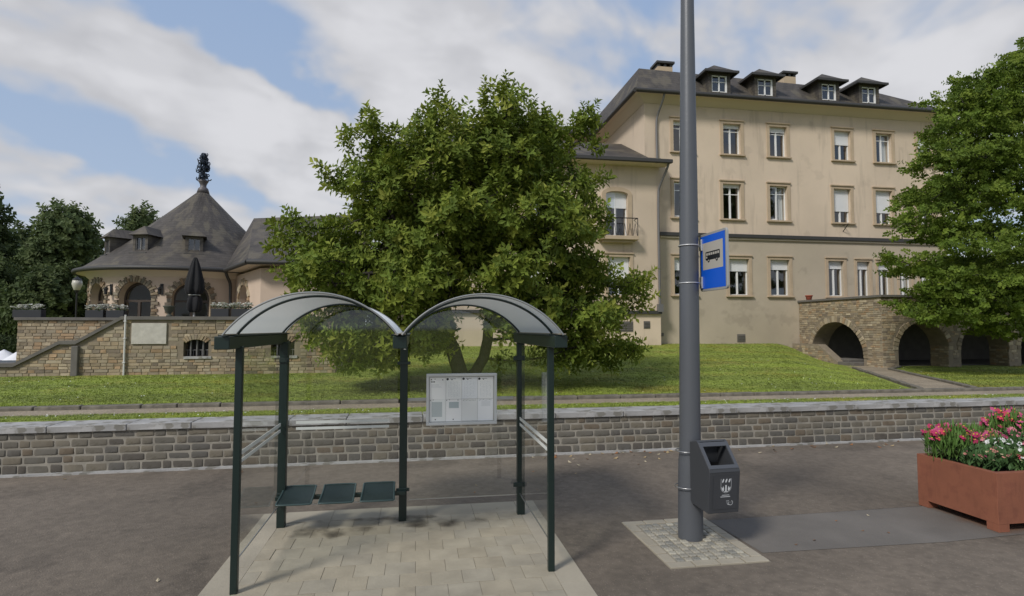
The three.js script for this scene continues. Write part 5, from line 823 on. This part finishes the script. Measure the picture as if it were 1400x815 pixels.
{ // the big tree behind the shelter
  const o = thing('broadleaf_tree', 'big dense broad leaved tree on the lawn behind the bus shelter', 'tree');
  const env = [[1.3, 5.6, -15.3, 3.1, 2.7, 2.6], [-0.7, 5.3, -15.2, 2.0, 1.9, 2.1], [3.6, 5.6, -15.3, 2.3, 2.3, 2.3], [0.5, 6.8, -15.4, 1.9, 1.5, 1.8], [3.8, 6.8, -15.5, 1.6, 1.25, 1.6], [1.9, 6.8, -15.3, 1.8, 1.4, 1.8], [-1.7, 4.2, -15.0, 1.7, 1.5, 1.8], [4.8, 4.0, -15.2, 1.6, 1.7, 1.7], [1.4, 3.9, -14.2, 2.8, 1.2, 1.5], [-0.9, 3.2, -15.0, 1.9, 1.2, 1.6], [3.9, 2.9, -15.1, 1.9, 1.0, 1.5]];
  const bl = [[-3.0, 4.95, -15.1, 0.6, 0.4, 0.6], [-2.6, 4.3, -15.0, 0.8, 0.6, 0.7], [5.9, 3.5, -15.1, 0.75, 0.45, 0.7], [5.3, 1.85, -15.0, 0.85, 0.36, 0.7], [4.0, 1.95, -14.9, 1.1, 0.5, 0.9], [-1.3, 2.2, -14.8, 1.15, 0.75, 1.0], [-2.0, 2.6, -14.9, 0.75, 0.7, 0.8], [0.0, 2.5, -14.6, 1.0, 0.65, 0.9], [2.8, 2.7, -14.9, 0.9, 0.5, 0.8], [0.7, 8.1, -15.4, 0.5, 0.6, 0.45], [-0.9, 7.6, -15.3, 0.55, 0.6, 0.5], [5.05, 7.9, -15.3, 0.25, 0.75, 0.3], [4.4, 7.9, -15.3, 0.3, 0.6, 0.3], [3.3, 7.9, -15.4, 0.4, 0.5, 0.45], [2.2, 7.9, -15.3, 0.45, 0.5, 0.45], [-1.9, 6.3, -15.2, 0.6, 0.45, 0.5], [-1.6, 7.3, -15.2, 0.4, 0.5, 0.4], [1.0, 5, -15.3, 1.6, 1.6, 1.2]];
  const lim = [[1.4, -2.6, 6.0], [2.5, -3.0, 5.9], [3.9, -3.4, 6.3], [4.7, -3.3, 5.5], [5.2, -3.1, 5.3], [6.36, -2.4, 5.3], [7.2, -2.0, 5.2], [7.9, -1.5, 4.9], [8.6, 0.0, 4.2], [9.1, 0.4, 1.4]];
  const bounds = y => { for (let i = 1; i < lim.length; i++) if (y < lim[i][0]) { const t = clamp((y - lim[i - 1][0]) / (lim[i][0] - lim[i - 1][0])); return [mix(lim[i - 1][1], lim[i][1], t), mix(lim[i - 1][2], lim[i][2], t)]; } return [0.8, 1.0]; };
  { const q = RNG(404), vol = env.map(e => e[3] * e[4] * e[5]), tot = vol.reduce((x, y) => x + y); for (let i = 0, guard = 0; i < 135 && guard < 4000; guard++) { let t = q() * tot, k = 0; while (t > vol[k]) t -= vol[k++]; const e = env[k], al = q() * 6.283, u = q() * 2 - 1, sn = Math.sqrt(1 - u * u), rd = 0.6 + 0.45 * q(), cr = 0.36 + q() * 0.42, x = e[0] + e[3] * rd * sn * Math.cos(al), y = e[1] + e[4] * rd * u, [xa, xb] = bounds(y + cr * 0.6 + 0.2); if (x - cr < xa + 0.15 || x + cr > xb - 0.15) continue; bl.push([x, y, e[2] + e[5] * rd * sn * Math.sin(al), cr * 1.15, cr * 0.8, cr * 1.15]); i++; } }
  const nodes = growTree({ seed: 4, count: 5200, blobs: bl, kill: 0.3, step: 0.24, reach: 2.4, shell: 0.1, stems: [
    { pts: [[1.25, 0.85, -15.2], [1.22, 1.1, -15.2], [1.12, 1.5, -15.2], [0.98, 1.95, -15.22], [0.72, 2.4, -15.25], [0.5, 2.9, -15.3], [0.35, 3.5, -15.3], [0.1, 4.1, -15.3], [-0.1, 4.7, -15.3]] },
    { from: () => 1, pts: [[1.55, 1.35, -15.15], [1.78, 1.75, -15.12], [1.88, 2.2, -15.15], [1.92, 2.7, -15.2], [2.1, 3.3, -15.2], [2.5, 4.0, -15.25], [2.9, 4.7, -15.3]] }, { from: () => 5, pts: [[0.75, 3.4, -15.1], [1.0, 4.0, -15.1], [1.2, 4.8, -15.2], [1.3, 5.6, -15.3]] }] });
  const { geo, rad } = limbGeo(nodes, 0.0125, 2.2, 0.26);
  part('trunk', geo, M.bark, o, true);
  const r = RNG(8), A = [], B = [], N = [];
  nodes.forEach((n, i) => {
    if (rad[i] > 0.042 || n.p.y < 1.4) return; const k = n.kids === 0 ? 6 : 4;
    const c = V(1.3, 4.4, -15.2), away = n.p.clone().sub(c).normalize();
    for (let j = 0; j < k; j++) { const d = n.d.clone().multiplyScalar(0.55).addScaledVector(away, 0.4).add(V((r() - 0.5) * 1.5, (r() - 0.5) * 1.1 + 0.35, (r() - 0.5) * 1.5)).normalize(); const e = { p: n.p.clone().add(V((r() - 0.5) * 0.28, (r() - 0.5) * 0.28, (r() - 0.5) * 0.28)), d, s: 0.75 + r() * 0.5 }; (r() < 0.14 && n.kids === 0 ? N : r() < 0.5 ? A : B).push(e); }
    if (n.kids === 0 && n.p.y > 5 && r() < 0.3) { const e = n.p.clone(), d = V((r() - 0.5) * 0.4, 1, (r() - 0.5) * 0.4).normalize(); for (let j = 0; j < 3; j++) A.push({ p: e.clone().addScaledVector(d, j * 0.16), d, s: 1 - j * 0.08 }); }
  });
  const m = leafMat();
  const G = [[0.205, 0.27, 0.042], [0.175, 0.24, 0.04], [0.235, 0.295, 0.046], [0.15, 0.212, 0.036], [0.265, 0.315, 0.05]];
  crown(o, 'crown', A, sprayGeo(1, { n: 11, L: 0.155, W: 0.04 }), m, 1, G); crown(o, 'crown', B, sprayGeo(2, { n: 10, L: 0.145, W: 0.038, droop: 0.6 }), m, 2, G); crown(o, 'new_leaves', N, sprayGeo(3, { n: 10, L: 0.175, W: 0.046 }), m, 3, [[0.33, 0.36, 0.07], [0.3, 0.34, 0.06]]);
  console.log('tree', nodes.length, A.length + B.length + N.length);
}
{ // tree at the right edge
  const o = thing('maple_tree', 'layered bright green tree at the right edge before the arcade', 'tree');
  const r = RNG(21), bl = [];
  for (let i = 0; i < 52; i++) { const y = 2.9 + (i % 26) * 0.36, w = y < 5 ? 4.7 : y < 8 ? 4.6 - (y - 5) * 0.25 : 3.8 - (y - 8) * 0.6, a = 2.2 + r() * 2.6, f = i < 26 ? 0.8 : 0.42; bl.push([22.6 + Math.cos(a) * w * f, y + (r() - 0.5) * 0.3, -18 + Math.sin(a) * w * 0.5 * (r() < 0.5 ? -1 : 1), 1.5 + r() * 0.6, 0.26, 1.3]); }
  bl.push([17.6, 5.0, -18, 1.1, 0.28, 0.8], [18.2, 4.2, -17.8, 1.2, 0.35, 0.9], [18.6, 6.3, -18, 1.2, 0.35, 0.9], [19.3, 3.0, -17.8, 1.4, 0.5, 1.1], [20.6, 2.6, -17.8, 1.3, 0.4, 1.1], [20.4, 4.0, -18, 1.2, 0.5, 1.0], [21.7, 4.3, -18.2, 1.3, 0.6, 1.2], [22.8, 4.0, -18, 1.3, 0.6, 1.2], [19.9, 3.5, -18.6, 1.1, 0.5, 0.9], [20.9, 3.4, -17.6, 1.1, 0.5, 0.9], [21.5, 11.2, -18, 1.6, 1.2, 1.4], [20.0, 9.6, -18, 1.3, 0.8, 1.2], [23.2, 12.2, -18, 1.5, 1.2, 1.4]);
  const nodes = growTree({ seed: 24, count: 4600, blobs: bl, kill: 0.36, step: 0.3, reach: 2.6, shell: 0.2, floor: 2.2, stems: [{ pts: [[23.4, 0.75, -18.2], [23.4, 1.2, -18.2], [23.35, 2, -18.2], [23.3, 2.9, -18.15], [23.2, 3.9, -18.1], [23.1, 5, -18.1], [23.0, 6.2, -18.05], [22.9, 7.4, -18], [22.8, 8.6, -18]] }] });
  const { geo, rad } = limbGeo(nodes, 0.0085, 2.3, 0.3); part('trunk', geo, M.bark, o, true);
  const A = [], B = [];
  nodes.forEach((n, i) => { if (rad[i] > 0.035 || n.p.y < 2.1) return; const k = n.kids === 0 ? 6 : 4; for (let j = 0; j < k; j++) { const d = V(n.d.x, 0.15, n.d.z).multiplyScalar(0.6).add(V((r() - 0.5) * 1.6, (r() - 0.5) * 0.5, (r() - 0.5) * 1.6)).normalize(); (r() < 0.5 ? A : B).push({ p: n.p.clone().add(V((r() - 0.5) * 0.4, (r() - 0.5) * 0.2, (r() - 0.5) * 0.4)), d, s: 0.8 + r() * 0.5 }); } });
  const m = leafMat(0.6), G = [[0.175, 0.25, 0.036], [0.15, 0.222, 0.034], [0.205, 0.275, 0.042], [0.125, 0.192, 0.03]];
  crown(o, 'crown', A, sprayGeo(4, { n: 12, L: 0.1, W: 0.042, shoot: 0.4, flat: 1, droop: 0.3 }), m, 4, G); crown(o, 'crown', B, sprayGeo(5, { n: 11, L: 0.1, W: 0.042, shoot: 0.4, droop: 0.5 }), m, 5, G);
  console.log('maple', nodes.length, A.length + B.length);
}
// background trees
const bgSpray = [sprayGeo(11, { n: 16, shoot: 0.8, L: 0.3, W: 0.1 }), sprayGeo(12, { n: 16, shoot: 0.7, L: 0.28, W: 0.1, droop: 0.6 })], bgMat = leafMat(0.7);
function farTree(label, x, z, y0, h, rad, seed, G, { n = 1300, low = 0.12, lobes = 16, cat = 'tree', name = 'background_tree', group = 'trees beyond the terrace', size = 1 } = {}) {
  const o = thing(name, label, cat, [x, y0, z], 0, group), r = RNG(seed), limbs = [bar(V(0, -0.1, 0), V(0, h * 0.75, 0), rad * 0.07, rad * 0.02, 8)], P = [[], []];
  for (let k = 0; k < lobes; k++) {
    const t = low + (1 - low) * (k + 0.5) / lobes, w = rad * Math.sqrt(Math.max(0.02, Math.sin(Math.PI * Math.pow(t, 0.8)))) * (0.75 + r() * 0.35), a = r() * 6.283, c = V(Math.cos(a) * w * 0.5, h * t * 0.93, Math.sin(a) * w * 0.5), br = rad * (0.38 + r() * 0.2);
    limbs.push(bar(V(0, h * t * 0.6, 0), c, rad * 0.025, rad * 0.01, 5));
    for (let i = 0; i < n / lobes; i++) { const b = r() * 6.283, u = r() * 2 - 1, s = Math.sqrt(1 - u * u), q = Math.cbrt(mix(0.2, 1, r())); const d = V(s * Math.cos(b), u, s * Math.sin(b)); P[i % 2].push({ p: c.clone().addScaledVector(d, br * q), d: d.clone().add(V((r() - 0.5), (r() - 0.5) + 0.4, (r() - 0.5))).normalize(), s: size * (0.7 + r() * 0.6) }); }
  }
  part('trunk', limbs, M.bark, o); crown(o, 'crown', P[0], bgSpray[0], bgMat, seed, G); crown(o, 'crown', P[1], bgSpray[1], bgMat, seed + 1, G);
}
const DK = [[0.1, 0.135, 0.05], [0.085, 0.12, 0.046], [0.115, 0.15, 0.055]], MD = [[0.14, 0.185, 0.075], [0.12, 0.165, 0.07], [0.16, 0.205, 0.08]];
farTree('dark tall tree cut by the left frame edge', -26.3, -38, 1.2, 9.9, 2.7, 61, DK, { n: 2200, lobes: 22 });
farTree('tall rounded green tree left of the pavilion roof', -19.4, -36, 1.2, 7.9, 1.75, 62, MD, { n: 2200, lobes: 20, low: 0.03, size: 0.75 });
farTree('tree top peeking over the left slope of the cone roof', -18.1, -42, 1.2, 9.2, 1.5, 63, MD, { n: 1300, size: 0.75 });
farTree('dark tree of the wood filling the gap at far left', -31, -52, 1.2, 8.2, 3.6, 64, DK, { n: 2000, lobes: 20, low: 0.02, size: 1.1 });
farTree('broad dark tree of the wood right of the gap', -27, -52, 1.2, 8.0, 3.4, 65, DK, { n: 2000, lobes: 20, low: 0.02, size: 1.1 });
farTree('dark tree of the wood behind the pavilion dormer', -23, -54, 1.2, 7.6, 3.4, 66, DK, { n: 1800, lobes: 18, low: 0.02, size: 1.1 });
farTree('dense dark shrub behind the left terrace flower box', -16.4, -30, 1.2, 3.4, 2.1, 67, DK, { n: 1500, low: 0, cat: 'shrub', name: 'background_shrub', size: 0.7 });
farTree('wide dark shrub at the left edge above the hedge', -20.5, -31, 1.2, 3.6, 2.5, 68, DK, { n: 1700, low: 0, cat: 'shrub', name: 'background_shrub', size: 0.7 });
farTree('olive green shrub in front of the wood', -23, -34, 1.2, 4.6, 2.6, 69, MD, { n: 1600, low: 0, cat: 'shrub', name: 'background_shrub', size: 0.8 });
// clipped hedge and small bush beyond the stairs
function bush(name, label, c, rx, ry, rz, n, seed, G, boxy) {
  const o = thing(name, label, name.includes('hedge') ? 'hedge' : 'shrub', c), r = RNG(seed), P = [[], []];
  for (let i = 0; i < n; i++) { let d; if (boxy) { d = V(r() * 2 - 1, r() * 2 - 1, r() * 2 - 1); const k = Math.floor(r() * 3); d.setComponent(k, Math.sign(d.getComponent(k))); } else { const a = r() * 6.283, u = r() * 2 - 1, s = Math.sqrt(1 - u * u); d = V(s * Math.cos(a), u, s * Math.sin(a)); } P[i % 2].push({ p: V(d.x * rx, ry + d.y * ry, d.z * rz), d: d.clone().normalize().add(V((r() - 0.5) * 0.8, (r() - 0.5) * 0.8, (r() - 0.5) * 0.8)).normalize(), s: 0.22 + r() * 0.16 }); }
  part('branches', boxy ? box(-rx * 0.9, rx * 0.9, -0.05, ry * 1.8, -rz * 0.9, rz * 0.9) : new THREE.SphereGeometry(0.86, 14, 10).scale(rx, ry * 1.02, rz).translate(0, ry, 0), std({ color: lin(...G[0]), roughness: 1 }), o);
  crown(o, 'leaves', P[0], bgSpray[0], bgMat, seed, G); crown(o, 'leaves', P[1], bgSpray[1], bgMat, seed + 1, G);
}
bush('clipped_hedge', 'clipped green hedge at the left edge above the white covers', [-15.3, 1.17, -23.8], 1.4, 0.42, 0.5, 900, 71, [[0.06, 0.085, 0.028], [0.05, 0.075, 0.025]], true);
bush('upright_shrub', 'narrow upright yellow green shrub beside the stair wall', [-12.75, 1.17, -22.3], 0.3, 0.5, 0.3, 420, 72, [[0.075, 0.09, 0.028], [0.06, 0.075, 0.025]]);

// ───────── grass ─────────
{
  const r = RNG(90), tuft = s => { const q = RNG(s), pos = []; for (let i = 0; i < 6; i++) { const a = q() * 6.283, x = (q() - 0.5) * 0.09, z = (q() - 0.5) * 0.09, h = 0.014 + q() * 0.024, w = 0.004 + q() * 0.003, lx = Math.cos(a) * h * 1.25, lz = Math.sin(a) * h * 1.25, c = Math.cos(a + 1.57) * w, e = Math.sin(a + 1.57) * w; pos.push(x - c, 0, z - e, x + c, 0, z + e, x + lx, h, z + lz); } const g = new THREE.BufferGeometry(); g.setAttribute('position', new THREE.Float32BufferAttribute(pos, 3)); g.computeVertexNormals(); g.setAttribute('uv', new THREE.BufferAttribute(new Float32Array(pos.length / 3 * 2), 2)); return g; };
  const m = new THREE.Matrix4(), c = new THREE.Color(), q = new THREE.Quaternion(), mat = new THREE.MeshPhysicalMaterial({ color: lin(1, 1, 1), roughness: 0.7, transmission: 0.25, thickness: 0, side: THREE.DoubleSide });
  const field = (n, pick, seed, label) => { const im = new THREE.InstancedMesh(tuft(seed), mat, n); for (let i = 0; i < n; i++) { const [x, y, z] = pick(); q.setFromAxisAngle(V(0, 1, 0), r() * 6.283); const s = 0.7 + r() * 0.7; m.compose(V(x, y, z), q, V(s * 1.2, s, s * 1.2)); im.setMatrixAt(i, m); const f = vnoise(x * 0.7, z * 1.5, 5), mow = 0.84 + 0.3 * sstep(0.35, 0.65, 0.5 + 0.5 * Math.sin(z * 3.6 + vnoise(x * 0.15, z, 8) * 1.5)), k = (0.75 + r() * 0.5) * mow, yl = sstep(0.55, 0.8, fbm(x * 0.5, z * 0.9, 4, 77)); im.setColorAt(i, c.setRGB(mix(0.262, 0.335, yl) * k * (0.85 + f * 0.3), mix(0.325, 0.32, yl) * k * (0.85 + f * 0.3), 0.045 * k)); } im.name = numbered('grass'); im.receiveShadow = im.castShadow = true; im.userData = { label, category: 'grass', kind: 'stuff' }; scene.add(im); };
  const inLawn = (x, z) => { const xe = pathEdge(z); if (z < -18.4 && x < -2.3) return false; if (z < -26.3 && x < 11.8) return false; if (x > 19.1 && z < -21.6) return false; if (x > xe - 0.1 && x < xe + 2.0 && z > -22.3) return false; return true; };
  field(100000, () => { for (;;) { const z = -13.68 - 13.3 * Math.pow(r(), 1.35), x = (0.169 * -z) + (r() - 0.5) * 2.1 * -z * 1.15; if (inLawn(x, z)) return [x, lawnH(x, z) - 0.004, z]; } }, 7, 'mown green lawn grass between the path kerb and the buildings');
  field(20000, () => [-10 + r() * 27, 0.808, -11.98 - r() * 0.62 - (r() < 0.1 ? r() * 0.12 : 0)], 8, 'narrow strip of grass behind the low stone wall');
  // daisies dotted over the grass
  const d = new THREE.InstancedMesh(new THREE.CircleGeometry(0.012, 6).rotateX(-1.1), whitePetal, 500); for (let i = 0; i < 500; i++) { let x, z, y; if (i < 180) { x = -9 + r() * 25; z = -12 - r() * 0.55; y = 0.808; } else do { z = -13.8 - 8 * r(); x = 0.169 * -z + (r() - 0.5) * 2 * -z * 0.85; y = lawnH(x, z); } while (!inLawn(x, z)); m.makeRotationY(r() * 6); m.setPosition(x, y + 0.045, z); d.setMatrixAt(i, m); } d.name = 'daisies'; d.userData = { label: 'tiny white daisies and petals dotted through the grass', category: 'flowers', kind: 'stuff' }; scene.add(d);
}
{ // fallen leaves and litter near the wall
  const r = RNG(95), gs = []; const put = (x, z, s) => { const pos = []; const a = r() * 6.283; leafTris(pos, null, V(0, 0, 0), V(Math.cos(a), 0.1, Math.sin(a)).normalize(), V(0, 1, 0), s, s * 0.35, -0.4); const g = new THREE.BufferGeometry(); g.setAttribute('position', new THREE.Float32BufferAttribute(pos, 3)); g.computeVertexNormals(); const k = [[0.3, 0.13, 0.05], [0.35, 0.26, 0.14], [0.16, 0.09, 0.05], [0.42, 0.36, 0.25]][Math.floor(r() * 4)]; const col = []; for (let i = 0; i < pos.length / 3; i++) col.push(...k); g.setAttribute('color', new THREE.Float32BufferAttribute(col, 3)); gs.push(prep(g.translate(x, 0.008, z))); };
  for (let i = 0; i < 34; i++) put(2.2 + r() * 3.6, -11.25 + Math.pow(r(), 2) * 1.0, 0.06 + r() * 0.05);
  for (let i = 0; i < 22; i++) put(6 + r() * 6, -11.35 + Math.pow(r(), 2) * 0.9, 0.06 + r() * 0.05);
  for (let i = 0; i < 14; i++) put(-7 + r() * 18, -10.9 + r() * 5, 0.04 + r() * 0.03);
  put(-3.0, -10.8, 0.14); put(-2.95, -10.75, 0.12); put(1.15, -8.1, 0.06); for (const [x, z] of [[6.0, -6.95], [5.75, -6.35], [4.35, -6.2], [1.0, -9.3], [0.9, -8.9], [-2.2, -8.9]]) put(x, z, 0.045);
  const m = part('fallen_leaves', mergeGeometries(gs), std({ vertexColors: true, roughness: 0.9, side: THREE.DoubleSide }), scene); m.userData = { label: 'scattered brown fallen leaves on the pavement near the low wall', category: 'leaves', kind: 'stuff' };
}
renderer.render(scene, camera);
